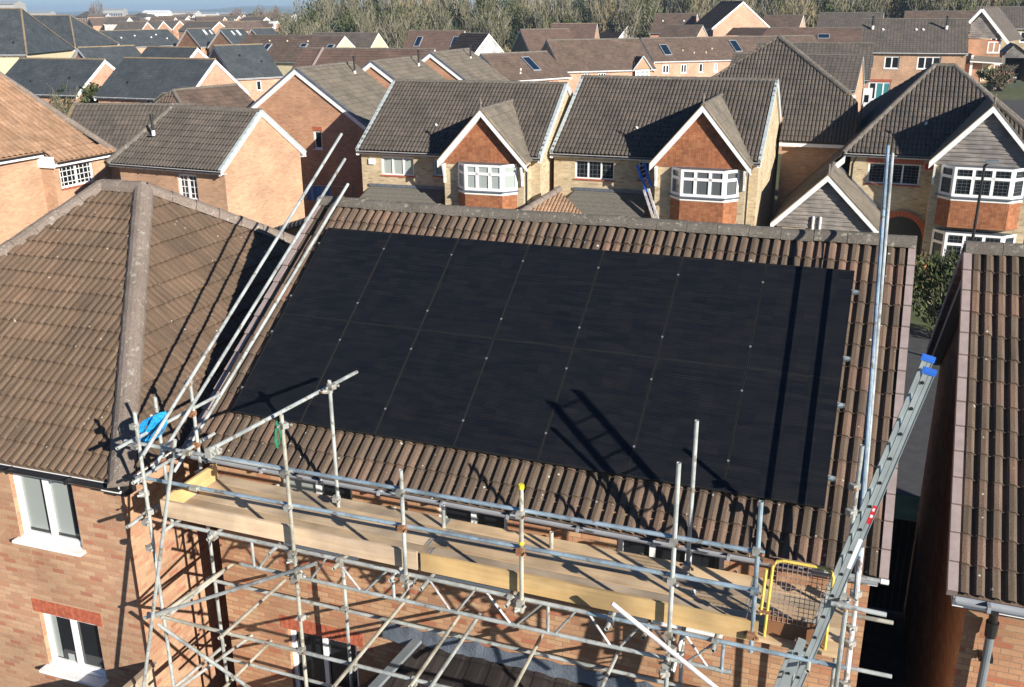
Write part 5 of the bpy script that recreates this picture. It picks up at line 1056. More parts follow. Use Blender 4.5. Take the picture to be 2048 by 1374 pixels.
k = MB(); q = on((1452, 55), t10.A, t10.P(t10.L + .3, 0, 0)); ga, gb, gc, gd = [on(p, (0, 1, 0), (0, 138, 0)) for p in ((1450, 71), (1466, 55), (1535, 57), (1524, 71))]
k.poly([ga, gb, gc, gd], 'tile_choc', [(0, 0), (0, 2), (5, 2), (5, 0)]); k.poly([ga - V3((0, 0, .05)), gd - V3((0, 0, .05)), gd - V3((0, 0, 3)), ga - V3((0, 0, 3))], 'brick_pink'); o = k.build('annex_roof', t10.root)
t11 = generic('house', 'brown-grey roof with two white vents left of the tall pink gable', -25.84, 156.27, 0, 3.46, 4.26, 7.1, 10.07, rm='tile_brownf', wm='brick_pink', z0=2.5); vent(t11, -1.9, 2.6, r=.16); vent(t11, 1.6, 2.6, r=.16)
t11b = generic('house', 'dark brown roof with a shaded small gable just left of the tall pink gable', -21.5, 141, -10, 3.0, 3.4, 6.3, 8.5, rm='tile_brownf', wm='brick_pink', z0=2.0, barge='verge_pale')
t12 = generic('house', 'brown roof right of the tall pink gable, pink end wall', -8.56, 156.5, -5.5, 3.04, 4.26, 6.8, 9.77, rm='tile_brownf', wm='brick_pink', z0=2.5)
t12b = generic('terrace', 'reddish-brown roof with one dark skylight below the tall pink gable', -3.5, 140.0, 4, 9.5, 4.0, 5.4, 8.15, rm='tile_redf', wm='brick_pink', z0=1.2); skylight(t12b, 1.5, 1.9, 1.6, 1.0)
t13 = generic('house', 'dark grey roof over cream walls left of the wide buff-brick house', 1.32, 164.4, -2.4, 5.0, 4.28, 7.1, 10.08, rm='tile_greyf', wm='brick_buff', z0=2.5, wins=[('F', 3.0, 5.6, 1.3, 1.2, dict(cols=2, fr=.12)), ('F', 6.5, 5.6, 1.0, 1.2, dict(cols=2, fr=.12))])
t14 = generic('wide_house', 'wide buff-brick house with teal-curtained ground-floor window at upper right', 10.17, 109.57, 1.25, 5.414, 4.955, 6.302, 9.674, rm='tile_greyf', wm='brick_tan', z0=1.1, gm='white', wins=[('F', .35, 4.6, 1.1, 1.3, dict(cols=1, fr=.12)), ('F', 2.6, 4.6, 1.5, 1.3, dict(cols=2, fr=.12)), ('F', 5.9, 4.6, 2.3, 1.3, dict(cols=3, fr=.12)), ('F', .6, 1.3, 2.9, 1.9, dict(cols=4, fr=.14, blinds=['teal', 'glass', 'teal', 'teal'], lintel=(.1, .3, 'soldier')))])
flue(t14.P(-4.3, -1.6, 8.75), t14.root, hgt=1.1, r=.12); flue(t14.P(3.2, -1.6, 8.75), t14.root, hgt=1.1, r=.12)
for a in (-3.2, .2, .9): vent(t14, a, 3.3, r=.16)
t14b = generic('house', 'grey roof strip just above the wide buff-brick house', 14.5, 150.0, 0, 5.2, 4.2, 7.6, 10.3, rm='tile_brownf', wm='brick_tan', z0=2.5)
t16 = generic('terrace', 'cream-walled terrace with dark grey roof at the upper right edge', 26.58, 153.9, 0, 7.5, 4.21, 7.9, 10.83, rm='tile_greyf', wm='brick_buff', z0=2.8, gm='white', wins=[('F', 2.2, 6.0, 1.4, 1.5, dict(cols=2, fr=.14)), ('F', 5.9, 6.0, 1.5, 1.5, dict(cols=2, fr=.14))])
# timber-gabled red brick house and its garage
y15 = 110.0; t15 = thing('timber_gable_house', 'red brick house with grey timber gable and cream front door at the far right', 'house', (20.5, y15, 2.0))
def q15(px, py, d=0): return Y(px, py, y15 + d)
def shp(px, m, name, d=0, uvs=1, root=t15):
    k = MB(); k.poly([q15(a, b, d) for a, b in px], m); return k.build(name, root)
shp([(1936, 75), (2001, 82), (1996, 166), (1926, 166)][::-1], 'brick_red', 'wall')
k = MB(); A_, B_, C_, D_ = q15(1938, 77), q15(2003, 80), q15(1966, 26), q15(1938, 48)
roof_face(k, (A_[0], y15 - .05, A_[2]), (1, 0, 0), (0, 0, 1), [(0, 0), (B_[0] - A_[0], 0), (C_[0] - A_[0], C_[2] - A_[2]), (0, D_[2] - A_[2])], 'clad', None, 0, .22, .05); k.build('gable_cladding', t15)
k = MB(); c_, d_, e_ = q15(1964, 19, -.2), q15(1938, 46, -.2), q15(2017, 87, -.2); k.bar(c_, d_, .3, .28, 'white_paint', up=(0, 1, 0)); k.bar(c_, e_, .3, .2, 'white_paint', up=(0, 1, 0)); k.build('bargeboard', t15)
k = MB(); bk = V3((2.4, 9, .0)); k.poly([c_ + V3((0, 0, .2)), e_ + V3((0, 0, .2)), e_ + bk + V3((0, 0, .2)), c_ + bk + V3((0, 0, .2))], 'tile_greyf', [(0, 5), (0, 0), (9, 0), (9, 5)]); k.poly([c_ + V3((0, 0, .15)), d_ + V3((-.15, 0, 0)), d_ + bk + V3((-.15, 0, 0)), c_ + bk + V3((0, 0, .15))], 'tile_greyf', [(0, 5), (0, 0), (9, 0), (9, 5)]); k.build('roof', t15)
w_ = q15(1973, 106); window(t15, (w_[0], y15), (1, 0, 0), (0, -1, 0), 0, w_[2], 1.25, 1.2, cols=2, fr=.13, rec=-.02, lintel=(.05, .15, 'soldier'))
k = MB(); r0, r1 = q15(1940, 122, -.9), q15(2005, 126, -.9); k.poly([r0, r1, r1 + V3((-.1, .9, .55)), r0 + V3((.1, .9, .55))], 'felt'); k.box(r0 - V3((0, 0, .12)), r1 - r0, (0, .05, 0), (0, 0, .12), 'white_paint'); k.build('porch_canopy', t15)
k = MB(); d0 = q15(1962, 163); k.box((d0[0], y15 - .06, d0[2]), (.85, 0, 0), (0, .05, 0), (0, 0, 1.95), 'cream'); k.box((d0[0] - .12, y15 - .08, d0[2]), (.1, 0, 0), (0, .06, 0), (0, 0, 2.1), 'white'); k.build('door', t15)
w_ = q15(1986, 142); window(t15, (w_[0], y15), (1, 0, 0), (0, -1, 0), 0, w_[2], .6, .75, cols=1, fr=.12, rec=-.02)
k = MB(); k.tube(q15(1937, 117, -.3), q15(1937, 117, -.4), .55, 'black', 16); k.tube(q15(1937, 117, -.3), q15(1952, 114, -1.4), .03, 'pipe_grey', 6); k.build('satellite_dish', t14.root)
k = MB(); k.box(q15(1937, 152, -.5), (.25, 0, 0), (0, .5, 0), (0, 0, 2.2), 'white'); k.build('bay_frame', t15)
gr = thing('garage', 'dark shaded garage with pointed gable and an open bay, right of the red brick house', 'garage', (24.5, 111, 2.0))
k = MB(); ax_, bx_, tx_ = q15(2006, 112, 1), q15(2062, 112, 1), q15(2031, 90, 1); zf = q15(2010, 168)[2]
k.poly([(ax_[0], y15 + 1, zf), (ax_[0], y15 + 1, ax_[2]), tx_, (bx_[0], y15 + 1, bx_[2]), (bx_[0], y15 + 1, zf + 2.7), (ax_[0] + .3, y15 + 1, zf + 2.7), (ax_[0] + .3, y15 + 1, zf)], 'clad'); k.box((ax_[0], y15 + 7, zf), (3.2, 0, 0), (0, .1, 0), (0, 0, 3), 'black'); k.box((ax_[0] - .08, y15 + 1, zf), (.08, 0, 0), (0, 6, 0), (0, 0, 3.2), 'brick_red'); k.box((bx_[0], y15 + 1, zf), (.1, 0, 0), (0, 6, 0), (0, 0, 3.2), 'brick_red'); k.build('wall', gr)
k = MB(); k.poly([ax_ + V3((-.2, -.2, -.1)), tx_ + V3((0, -.2, .1)), tx_ + V3((0, 6.4, .1)), ax_ + V3((-.2, 6.4, -.1))], 'slate', [(0, 0), (0, 3), (6, 3), (6, 0)]); k.poly([bx_ + V3((.2, -.2, -.1)), tx_ + V3((0, -.2, .1)), tx_ + V3((0, 6.4, .1)), bx_ + V3((.2, 6.4, -.1))], 'slate', [(0, 0), (0, 3), (6, 3), (6, 0)]); k.build('roof', gr)
# parked car in the garage mouth
cr = thing('parked_car', 'dark car parked nose-out in the shaded garage', 'car', (24.4, 111.4, 2.0)); cx_, cy_, cz_ = Y(2013, 150, 111)[0] + .2, 110.9, zf + .02
k = MB(); pr = [(0, .25), (0, .72), (.9, .86), (1.5, 1.38), (2.9, 1.42), (3.7, .95), (4.1, .85), (4.15, .3)]
for s_ in (-.85, .85): k.poly([(cx_ + s_, cy_ + a, cz_ + b) for a, b in pr], 'car')
for i in range(len(pr)): a, b = pr[i], pr[(i + 1) % len(pr)]; k.poly([(cx_ - .85, cy_ + a[0], cz_ + a[1]), (cx_ + .85, cy_ + a[0], cz_ + a[1]), (cx_ + .85, cy_ + b[0], cz_ + b[1]), (cx_ - .85, cy_ + b[0], cz_ + b[1])], 'car')
k.build('body', cr)
k = MB(); k.poly([(cx_ - .7, cy_ + .92, cz_ + .9), (cx_ + .7, cy_ + .92, cz_ + .9), (cx_ + .6, cy_ + 1.42, cz_ + 1.33), (cx_ - .6, cy_ + 1.42, cz_ + 1.33)], 'glass'); k.build('windscreen', cr)
for s_ in (-.62, .62): k = MB(); k.box((cx_ + s_ - .18, cy_ - .02, cz_ + .55), (.36, 0, 0), (0, .05, 0), (0, 0, .14), 'white'); k.build('headlight', cr)
k = MB(); k.box((cx_ - .26, cy_ - .03, cz_ + .36), (.52, 0, 0), (0, .03, 0), (0, 0, .11), 'white'); k.build('number_plate', cr)
for s_ in (-.8, .8):
    for yy in (.75, 3.4): k = MB(); k.tube((cx_ + s_ - .1, cy_ + yy, cz_ + .3), (cx_ + s_ + .1, cy_ + yy, cz_ + .3), .31, 'black', 16); k.build('wheel', cr)
# ================================================================== big ribbed roof behind the bay houses
al = rad(40); n9 = V3((0, -sin(al), cos(al))); P9 = V3((0, 36.15, 5.1)); bh = thing('steep_roof_house', 'house with large steep ribbed roof rising between the middle and right bay houses', 'house', (4.6, 41, 0))
def l9(p): q = on(p, n9, P9) - P9; return (q[0], q[1] * cos(al) + q[2] * sin(al))
k = MB(); V9 = (0, cos(al), sin(al)); A9, B9, C9, D9 = l9((1558, 73)), l9((1697, 186)), l9((1716, 205)), l9((1716, 290)); vb = 1.2 / cos(al)
sA = (A9[1] - l9((1441, 145))[1]) / (A9[0] - l9((1441, 145))[0]); xl = 3.78
roof_face(k, P9, (1, 0, 0), V9, [(xl, 0), (D9[0], 0), (C9[0], C9[1]), (xl, C9[1])], 'tile_grey', .17, .038, .33, .03)
roof_face(k, P9, (1, 0, 0), V9, [(xl, C9[1]), (C9[0], C9[1]), (B9[0], B9[1]), (xl, A9[1] + (B9[1] - A9[1]) * (xl - A9[0]) / (B9[0] - A9[0]))], 'tile_grey', .17, .038, .33, .03)
roof_face(k, P9, (1, 0, 0), V9, [(A9[0] - (A9[1] - vb) / sA, vb), (xl, vb), (xl, A9[1] + (B9[1] - A9[1]) * (xl - A9[0]) / (B9[0] - A9[0])), A9], 'tile_grey', .17, .038, .33, .03)
k.build('roof', bh)
def w9(p): return P9 + V3((p[0], p[1] * cos(al), p[1] * sin(al)))
# slopes falling away behind
k = MB(); a_, b_ = w9(A9), w9(B9); c_ = w9((A9[0] - (A9[1] - vb) / sA, vb)); k.poly([a_, b_, b_ + V3((1.2, 6, -3.2)), a_ + V3((.6, 9, -4.6))], 'tile_buff', [(0, 3), (4, 3), (4, 0), (0, 0)]); k.poly([a_, c_, c_ + V3((-.2, 3, -1)), a_ + V3((.6, 9, -4.6))], 'tile_buff'); k.build('rear_slope', bh)
k = MB(); ridge(k, w9(A9), w9(B9), 'ridge', .18); ridge(k, w9(A9), c_, 'ridge', .08); k.build('ridge_tiles', bh)
k = MB(); wall(k, (3.9, 36.4), (1, 0, 0), D9[0] - 4.0, -.5, 5.15, (0, -1, 0), 'brick_tan'); wall(k, (D9[0] - .1, 36.4), (0, 1, 0), 6, -.5, 6.5, (1, 0, 0), 'brick_tan'); k.build('wall', bh)
k = MB(); k.box((3.8, 36.06, 4.9), (D9[0] - 3.8, 0, 0), (0, .04, 0), (0, 0, .15), 'white'); k.build('fascia', bh); 
k = MB(); q = w9(B9); k.box(q + V3((-.15, .0, -.95)), (.5, 0, 0), (0, .3, 0), (0, 0, .85), 'white_paint'); k.build('gable_bracket', bh)
sh = thing('garden_shed', 'weathered grey-roofed playhouse shed in the narrow garden beside the steep ribbed roof', 'shed', (4.9, 35, 0))
sa, sb, sc_, sd_ = [Z(*p, zz) for p, zz in (((1573, 326), 2.1), ((1590, 301), 2.6), ((1650, 305), 2.6), ((1622, 331), 2.1))]
k = MB(); k.poly([sa, sd_, sc_, sb], 'clad', [(0, 0), (2, 0), (2, 1.4), (0, 1.4)]); k.build('roof', sh)
k = MB(); k.box((sa[0] + .1, sa[1] + .15, 0), (1.3, 0, 0), (0, 1.2, 0), (0, 0, 2.0), 'fence'); k.build('wall', sh); k = MB(); k.box((sa[0] + .5, sa[1] + .13, 0.9), (.35, 0, 0), (0, .02, 0), (0, 0, .8), 'black'); k.build('door', sh)
# stepped ribbed roofs right of it
r1 = generic('stepped_house', 'upper of two stepped ribbed roofs behind the steep roof', 1.65, 82.9, 1.3, 5.0, 4.115, 5.1, 7.945, rm='tile_greyf', wm='brick_tan', ends='R', barge='verge_pale')
r2 = generic('stepped_house', 'lower of two stepped ribbed roofs behind the steep roof', 1.22, 71.46, -3.5, 5.0, 3.51, 5.09, 7.44, rm='tile_greyf', wm='brick_tan', ends='R', barge='verge_pale')
k = MB(); q = r1.P(4.55, -3.9, 2.9); k.box(q, (.75, 0, 0), (0, .6, 0), (0, 0, 1.5), 'white'); k.box(q + V3((.15, -.02, .35)), (.35, 0, 0), (0, .02, 0), (0, 0, .6), 'glass'); k.build('box_bay', r1.root)
# ================================================================== far town, left horizon
def townhouse(px, py, z, w, d, h, label, rm='tile_brownf', wm='brick_pink', yaw=0, pitch=33, hip=False, name='town_house', nw=0, dist_z=None):
    """px,py = left end of the eave seen at height z"""
    p = Z(px, py, z); W_ = d / 2; c, s = cos(rad(yaw)), sin(rad(yaw))
    cx, cy = p[0] + c * w / 2 - s * W_, p[1] + s * w / 2 + c * W_
    hh = House(name, label, 'building', cx, cy, yaw, w / 2, W_, z, z + W_ * tan(rad(pitch)), W_ * .9 if hip else 0, W_ * .9 if hip else 0, 0)
    hh.walls(wm, ex=.3, zbot=-.5); hh.roof(rm, None, 0, .345, .0, rm='ridge_moss' if rm != 'white' else 'white', rr=.12, hips=False)
    if not hip: hh.barge('LR', 'white_paint', .4)
    for i in range(nw):
        k = MB(); u = w * (i + .5) / nw - w / 2
        for zz in (1.4, z - 1.9): k.box(hh.P(u - .6, -hh.b1 - .02, zz), hh.A * 1.2, V3((0, 0, 1.3)), -hh.B * .05, 'white'); k.box(hh.P(u - .45, -hh.b1 - .075, zz + .15), hh.A * .9, V3((0, 0, 1.0)), -hh.B * .01, 'glass')
        k.build('window', hh.root)
    return hh
townhouse(150, 34, 8.0, 12, 9, 8, 'distant red brick block with two rows of white windows and grey hipped roof', 'tile_greyf', 'brick_red', -14, hip=True, name='apartment_block', nw=5)
townhouse(186, 51, 5.4, 12, 9, 5, 'distant orange house end with white gable edge and long brown roof', 'tile_brownf', 'brick_tan', 60)
townhouse(236, 46, 6, 14, 8, 6, 'distant low white building with grey roof, left of the big warehouse', 'tile_greyf', 'clad_white', -10, hip=True, name='white_building')
townhouse(257, 34, 8, 13, 8, 8, 'distant long white building with dark windows band under a grey hipped roof', 'tile_greyf', 'clad_white', -8, hip=True, name='white_building', pitch=25)
for (x0_, x1_, yt, dd, lab, m) in ((284, 334, 25, 900, 'large bright white warehouse with sloping roof on the left horizon', 'white'), (336, 392, 26, 940, 'pale blue-grey shed with white fascia right of the large warehouse', 'clad_white'), (395, 432, 28, 980, 'off-white shed at the middle of the distant industrial row', 'clad_white'), (436, 486, 29, 1000, 'pale green-grey shed at the right end of the industrial row', 'concrete'), (205, 246, 20, 1100, 'distant blue-grey office block with a row of small openings', 'concrete'), (55, 100, 26, 700, 'distant flat-roofed grey building between the two tall slate roofs', 'concrete'), (-60, 28, 9, 420, 'flat dark-topped grey building at the top left corner of the picture', 'concrete')):
    A_, B_ = CAMP + sight(x0_, yt) * dd, CAMP + sight(x1_, yt) * dd; w = B_[0] - A_[0]; wy = B_[1] - A_[1]; zt_ = max(A_[2], B_[2], 3.5); k = MB(); dpv = V3((-.15 * w, w * .5, 0)); a_ = V3((A_[0], A_[1], 0)); U_ = V3((w, wy, 0))
    k.box(a_ - V3((0, 0, 1)), U_, dpv, (0, 0, zt_ + 1), m)
    q = a_ + V3((0, 0, zt_)); k.poly([q - dpv * .05, q + U_ - dpv * .05, q + U_ + dpv * .5 + V3((0, 0, w * .09)), q + dpv * .5 + V3((0, 0, w * .09))], 'white' if m == 'white' else 'grey_paint', [(0, 0), (1, 0), (1, 1), (0, 1)])
    k.poly([q + U_, q + U_ + dpv, q + U_ + dpv * .5 + V3((0, 0, w * .09))], m); k.poly([q, q + dpv, q + dpv * .5 + V3((0, 0, w * .09))], m)
    for i in range(8): k.box(q + U_ * (.06 + .115 * i) - V3((0, .3, zt_ * .5)), U_ * .06, (0, .2, 0), (0, 0, zt_ * .2), 'gutter_black' if m != 'white' else 'grey_paint')
    solo(k, 'warehouse', lab, 'building', a_)
rs = random.Random(5)
desc = ['far small house with %s roof, %s, %s']
spots = [(330, 58, 2.2, 'brick_red', 60), (352, 50, 5, 'clad_white', -20), (374, 48, 5, 'cream', 50), (398, 47, 5, 'clad_white', -10), (420, 52, 5, 'brick_red', 15), (445, 62, 5, 'brick_red', 55), (470, 52, 5, 'brick_pink', 5), (300, 58, 5, 'brick_red', 0), (355, 62, 5, 'brick_red', -10), (388, 60, 5, 'brick_tan', 10), (412, 60, 5, 'brick_red', 0), (260, 60, 5, 'brick_red', 5), (225, 62, 5, 'brick_red', 8), (488, 60, 5, 'brick_red', 0)]
lbl = ['tiny red-fronted gabled house above the long slate roof', 'white-walled house just below the pale sheds', 'cream gable house left of centre of the far town', 'white rendered house in the far town, right of the cream gable', 'red brick house with brown roof in the middle of the far town', 'white-edged orange gable between the first and second small slate houses', 'pink-walled brown-roofed house at the right end of the far town', 'brown roof directly above the long slate roof, left part', 'brown roof directly above the long slate roof, right part', 'tan brick house above the first small slate gable', 'red brick house above the gap between the first two small slate gables', 'wide brown roof behind the distant orange house', 'brown roof in front of the distant low white building', 'brown roof above the last small slate gable']
for (px, py, z, m, yw), lb_ in zip(spots, lbl):
    townhouse(px, py, 5.0, rs.uniform(9, 15), 8.5, 5, lb_, rs.choice(['tile_brownf', 'tile_greyf', 'tile_redf']), m, yw)
for i in range(34):
    px = 196 + (i * 53) % 360; py = 33 + (i * 7) % 17; m_ = ['clad_white', 'cream', 'clad_white', 'brick_red', 'brick_pink'][i % 5]
    pale = i % 5 < 3
    h_ = townhouse(px, py, 6.0, rs.uniform(8, 18), 8, 6, 'small pale-walled house of the far town' if pale else 'small brick house of the far town', rs.choice(['tile_brownf', 'tile_greyf', 'tile_redf', 'slate']), m_, rs.choice([-15, 0, 10, 60, 80]))
    h_.root['group'] = 'small pale-walled houses of the far town' if pale else 'small brick houses of the far town'
k = MB(); p = Z(549, 72, 5.0); k.tube((p[0], p[1], 0), (p[0], p[1], 8.2), .14, 'white', 8); k.box((p[0] - 1.2, p[1] - .2, 7.9), (2.2, 0, 0), (0, .3, 0), (0, 0, .5), 'white'); k.box((p[0] + .1, p[1] - .25, 6.6), (.5, 0, 0), (0, .3, 0), (0, 0, 1.5), 'white'); solo(k, 'floodlight_pole', 'white floodlight pole standing at the left end of the wood', 'pole', (p[0], p[1], 0))

# ================================================================== vegetation
def leafmat(name, cols, rough=.85):
    m, n, l, b = new_mat(name); g = n.new('ShaderNodeNewGeometry'); r = n.new('ShaderNodeValToRGB'); e = r.color_ramp.elements
    e[0].color = c4(cols[0]); e[1].color = c4(cols[-1])
    for i, c in enumerate(cols[1:-1]): x = e.new((i + 1) / (len(cols) - 1)); x.color = c4(c)
    l.new(g.outputs['Random Per Island'], r.inputs[0]); l.new(r.outputs[0], b.inputs['Base Color']); b.inputs['Roughness'].default_value = rough; b.inputs['Specular IOR Level'].default_value = .2
    return m
MT['twig'] = leafmat('bare_twigs', [(.12, .108, .064), (.17, .155, .095), (.14, .135, .075), (.23, .21, .145)])
MT['twig_y'] = leafmat('willow_twigs', [(.20, .16, .08), (.28, .22, .12), (.24, .2, .11)])
MT['twig_g'] = leafmat('ivy_green', [(.055, .07, .024), (.085, .10, .036), (.11, .12, .048), (.065, .08, .032)])
MT['twig_d'] = leafmat('dark_evergreen', [(.025, .035, .018), (.04, .055, .025), (.06, .07, .03)])
MT['twig_r'] = leafmat('reddish_twigs', [(.17, .11, .085), (.22, .16, .12)])
MT['bark'] = plain('bark', (.27, .24, .18), .9, var=.3, scale=4)
def arr_mesh(name, verts, faces4, mats, midx):
    me = bpy.data.meshes.new(name); nf = len(faces4); me.vertices.add(len(verts)); me.vertices.foreach_set('co', np.asarray(verts, np.float32).ravel())
    me.loops.add(nf * 4); me.loops.foreach_set('vertex_index', np.asarray(faces4, np.int32).ravel()); me.polygons.add(nf)
    me.polygons.foreach_set('loop_start', np.arange(0, nf * 4, 4, dtype=np.int32)); me.polygons.foreach_set('loop_total', np.full(nf, 4, dtype=np.int32))
    me.polygons.foreach_set('material_index', np.asarray(midx, np.int32))
    for m in mats: me.materials.append(MT[m])
    me.update(); me.validate(); return me
def clumps(rng, n, cen, rad_, w, l, up=.5):
    """n thin leaf or twig blades scattered in a lumpy ellipsoid"""
    nb = 14; bc = rng.normal(size=(nb, 3)); bc /= np.linalg.norm(bc, axis=1)[:, None]; bc *= rng.uniform(.25, .8, (nb, 1)); br = rng.uniform(.25, .5, nb)
    k = rng.integers(0, nb, n); d = rng.normal(size=(n, 3)); d /= np.linalg.norm(d, axis=1)[:, None]; r = rng.uniform(.2, 1, (n, 1)) ** .5
    p = (bc[k] + d * r * br[k][:, None]) * np.array(rad_) + np.array(cen)
    u = rng.normal(size=(n, 3)); u[:, 2] = np.abs(u[:, 2]) + up * 2; u += (p - np.array(cen)) / np.array(rad_) * .8; u /= np.linalg.norm(u, axis=1)[:, None]
    s = np.cross(u, rng.normal(size=(n, 3))); s /= np.linalg.norm(s, axis=1)[:, None]
    L = l * rng.uniform(.5, 1.4, (n, 1)); Wd = w * rng.uniform(.5, 1.4, (n, 1)); a = p - u * L / 2; b = p + u * L / 2
    v = np.stack([a - s * Wd / 2, a + s * Wd / 2, b + s * Wd * .2, b - s * Wd * .2], 1).reshape(-1, 3); f = np.arange(4 * n).reshape(-1, 4); return v, f
def sticks(segs):
    V, F = [], []; i = 0
    for (a, b, r0, r1) in segs:
        a, b = np.array(a, float), np.array(b, float); u = b - a; u /= max(1e-6, np.linalg.norm(u)); s = np.cross(u, (0.3, .9, .1)); s /= np.linalg.norm(s); t = np.cross(u, s)
        for q, r in ((a, r0), (b, r1)): V += [q + s * r, q + t * r, q - s * r, q - t * r]
        F += [(i, i + 1, i + 5, i + 4), (i + 1, i + 2, i + 6, i + 5), (i + 2, i + 3, i + 7, i + 6), (i + 3, i, i + 4, i + 7)]; i += 8
    return np.array(V), np.array(F)
def limbs(rng, base, h, spread, n1=7, n2=4, r=.14):
    segs = [(base, base + np.array([0, 0, h * .45]), r, r * .7)]; top = base + np.array([0, 0, h * .45])
    for i in range(n1):
        st_ = base + np.array([0, 0, h * rng.uniform(.15, .45)]); an = rng.uniform(0, 6.28); e = st_ + np.array([cos(an) * spread * rng.uniform(.3, .8), sin(an) * spread * rng.uniform(.3, .8), h * rng.uniform(.25, .5)]); segs.append((st_, e, r * .5, r * .2))
        for j in range(n2): an2 = an + rng.uniform(-1, 1); m_ = st_ + (e - st_) * rng.uniform(.4, 1); segs.append((m_, m_ + np.array([cos(an2) * spread * .4, sin(an2) * spread * .4, h * rng.uniform(.1, .28)]), r * .22, r * .07))
    return segs
rng = np.random.default_rng(3)
# the wood: one mass of leafless trees with ivy and evergreens
V_, F_, M_ = [], [], []; off = 0; mats = ['twig', 'twig_g', 'twig_d', 'twig_y', 'bark']
def addp(v, f, mi):
    global off
    V_.append(v); F_.append(f + off); M_.append(np.full(len(f), mi)); off += len(v)
kinds = rng.choice([0, 0, 0, 0, 1, 1, 2, 2, 3], 400)
ti = 0
for row, (dist, hmin, hmax) in enumerate(((188, 8, 11.5), (206, 11, 15), (226, 13, 17), (250, 15, 19))):
    for px in np.arange(560 - row * 0, 2130, 21 - row * 1.5):
        px_ = px + rng.uniform(-8, 8); d_ = sight(px_, 20); d_ = d_ / math.hypot(d_[0], d_[1]); dd = dist + rng.uniform(-8, 8); x, y = CAMP[0] + d_[0] * dd, CAMP[1] + d_[1] * dd
        z0 = gh(x, y) * .5; h_ = 1.18 * rng.uniform(hmin, hmax) * (.56 if px_ < 585 else .74 if px_ < 640 else 1) ; kd = kinds[ti % 400]; ti += 1
        base = np.array([x, y, z0])
        if kd == 2: h_ *= .8
        sp_ = rng.uniform(1.8, 4.2); h_ *= rng.uniform(.82, 1.12)
        nleaf = int((900 if kd != 2 else 1000) * (1 if row < 2 else .7))
        wl = (.11, .9) if kd in (0, 3) else (.30, .42)
        v, f = clumps(rng, nleaf, base + np.array([0, 0, h_ * .55]), (sp_, sp_, h_ * .5), wl[0], wl[1], up=.9 if kd in (0, 3) else .2); addp(v, f, {0: 0, 1: 1, 2: 2, 3: 3}[kd])
        if kd == 1: v, f = clumps(rng, 250, base + np.array([0, 0, h_ * .6]), (sp_, sp_, h_ * .5), .1, .9, up=.9); addp(v, f, 0)
        if kd != 2: v, f = sticks(limbs(rng, base, h_ * 1.05, sp_, 8, 4, r=.2)); addp(v, f, 4)
for i in range(150):  # undergrowth along the edge
    px_ = rng.uniform(565, 2100); d_ = sight(px_, 20); d_ = d_ / math.hypot(d_[0], d_[1]); dd = rng.uniform(172, 185); x, y = CAMP[0] + d_[0] * dd, CAMP[1] + d_[1] * dd
    v, f = clumps(rng, 260, (x, y, gh(x, y) * .5 + 2), (3, 3, 2.8), .12, .8, up=.7); addp(v, f, int(rng.choice([0, 3, 3, 1])))
me = arr_mesh('wood', np.concatenate(V_), np.concatenate(F_), mats, np.concatenate(M_)); o = bpy.data.objects.new('wood', me); COL.objects.link(o)
tag(o, 'dense leafless wood with ivy and dark evergreens filling the skyline behind the houses', 'wood', kind='stuff')
def tree(name, label, base, h_, sp_, kind, n=900, wl=(.1, .5), cat='tree', up=.6, trunk=True, crz=.55, crh=.5, r=.1, second=None):
    base = np.array(base, float); t = thing(name, label, cat, base)
    v, f = clumps(rng, n, (0, 0, h_ * crz), (sp_, sp_, h_ * crh), wl[0], wl[1], up=up); mats = [kind]; mi = np.zeros(len(f))
    if second: v2, f2 = clumps(rng, n // 2, (0, 0, h_ * crz), (sp_, sp_, h_ * crh), wl[0], wl[1], up=up); mi = np.concatenate([mi, np.ones(len(f2))]); f = np.concatenate([f, f2 + len(v)]); v = np.concatenate([v, v2]); mats.append(second)
    me = arr_mesh('crown', v, f, mats, mi); o = bpy.data.objects.new('crown', me); COL.objects.link(o); o.parent = t
    if trunk: v, f = sticks(limbs(rng, np.zeros(3), h_, sp_, 7, 4, r)); me = arr_mesh('trunk', v, f, ['bark'], np.zeros(len(f))); o = bpy.data.objects.new('trunk', me); COL.objects.link(o); o.parent = t
    return t
tree('evergreen_bush', 'bushy dark green evergreen between the orange roof and the ribbed brown roof', Z(172, 265, 2.2) * np.array([1, 1, 0]), 5.9, 2.3, 'twig_d', 6000, (.2, .24), second='twig_g', cat='bush', trunk=False)
tree('bare_shrub', 'thin leafless shrub with pale twigs rising left of the dark evergreen', Z(140, 225, 4) * np.array([1, 1, 0]), 6.3, 1.6, 'twig', 900, (.03, .6), cat='shrub', r=.05)
tree('flowering_shrub', 'shrub with pale white blossom beside the orange roof hip', Z(108, 275, 3.2) * np.array([1, 1, 0]), 5.0, 1.4, 'verge_pale', 500, (.12, .16), cat='shrub', second='twig_g')
tree('garden_bush', 'glossy green bush in the gap right of the main roof verge', (11.0, 24.3, 0), 3.0, 1.5, 'twig_g', 3600, (.07, .15), cat='bush', second='twig_d')
tree('porch_shrub', 'reddish-brown shrub by the cream front door of the timber-gabled house', Z(1990, 178, 3.0), 2.5, 2.1, 'twig_r', 1400, (.1, .4), cat='shrub', second='twig_g')
tree('bare_tree', 'small leafless reddish tree in front of the wide buff-brick house', Z(1850, 160, 2.0) * np.array([1, 1, .3]), 6.3, 2.2, 'twig_r', 700, (.04, .6), up=1)
p = Z(505, 52, 3.5); tree('round_tree', 'dark round evergreen tree in the far town, left of the wood', (p[0], p[1], 0), 9, 6, 'twig_d', 1400, (.8, .9))
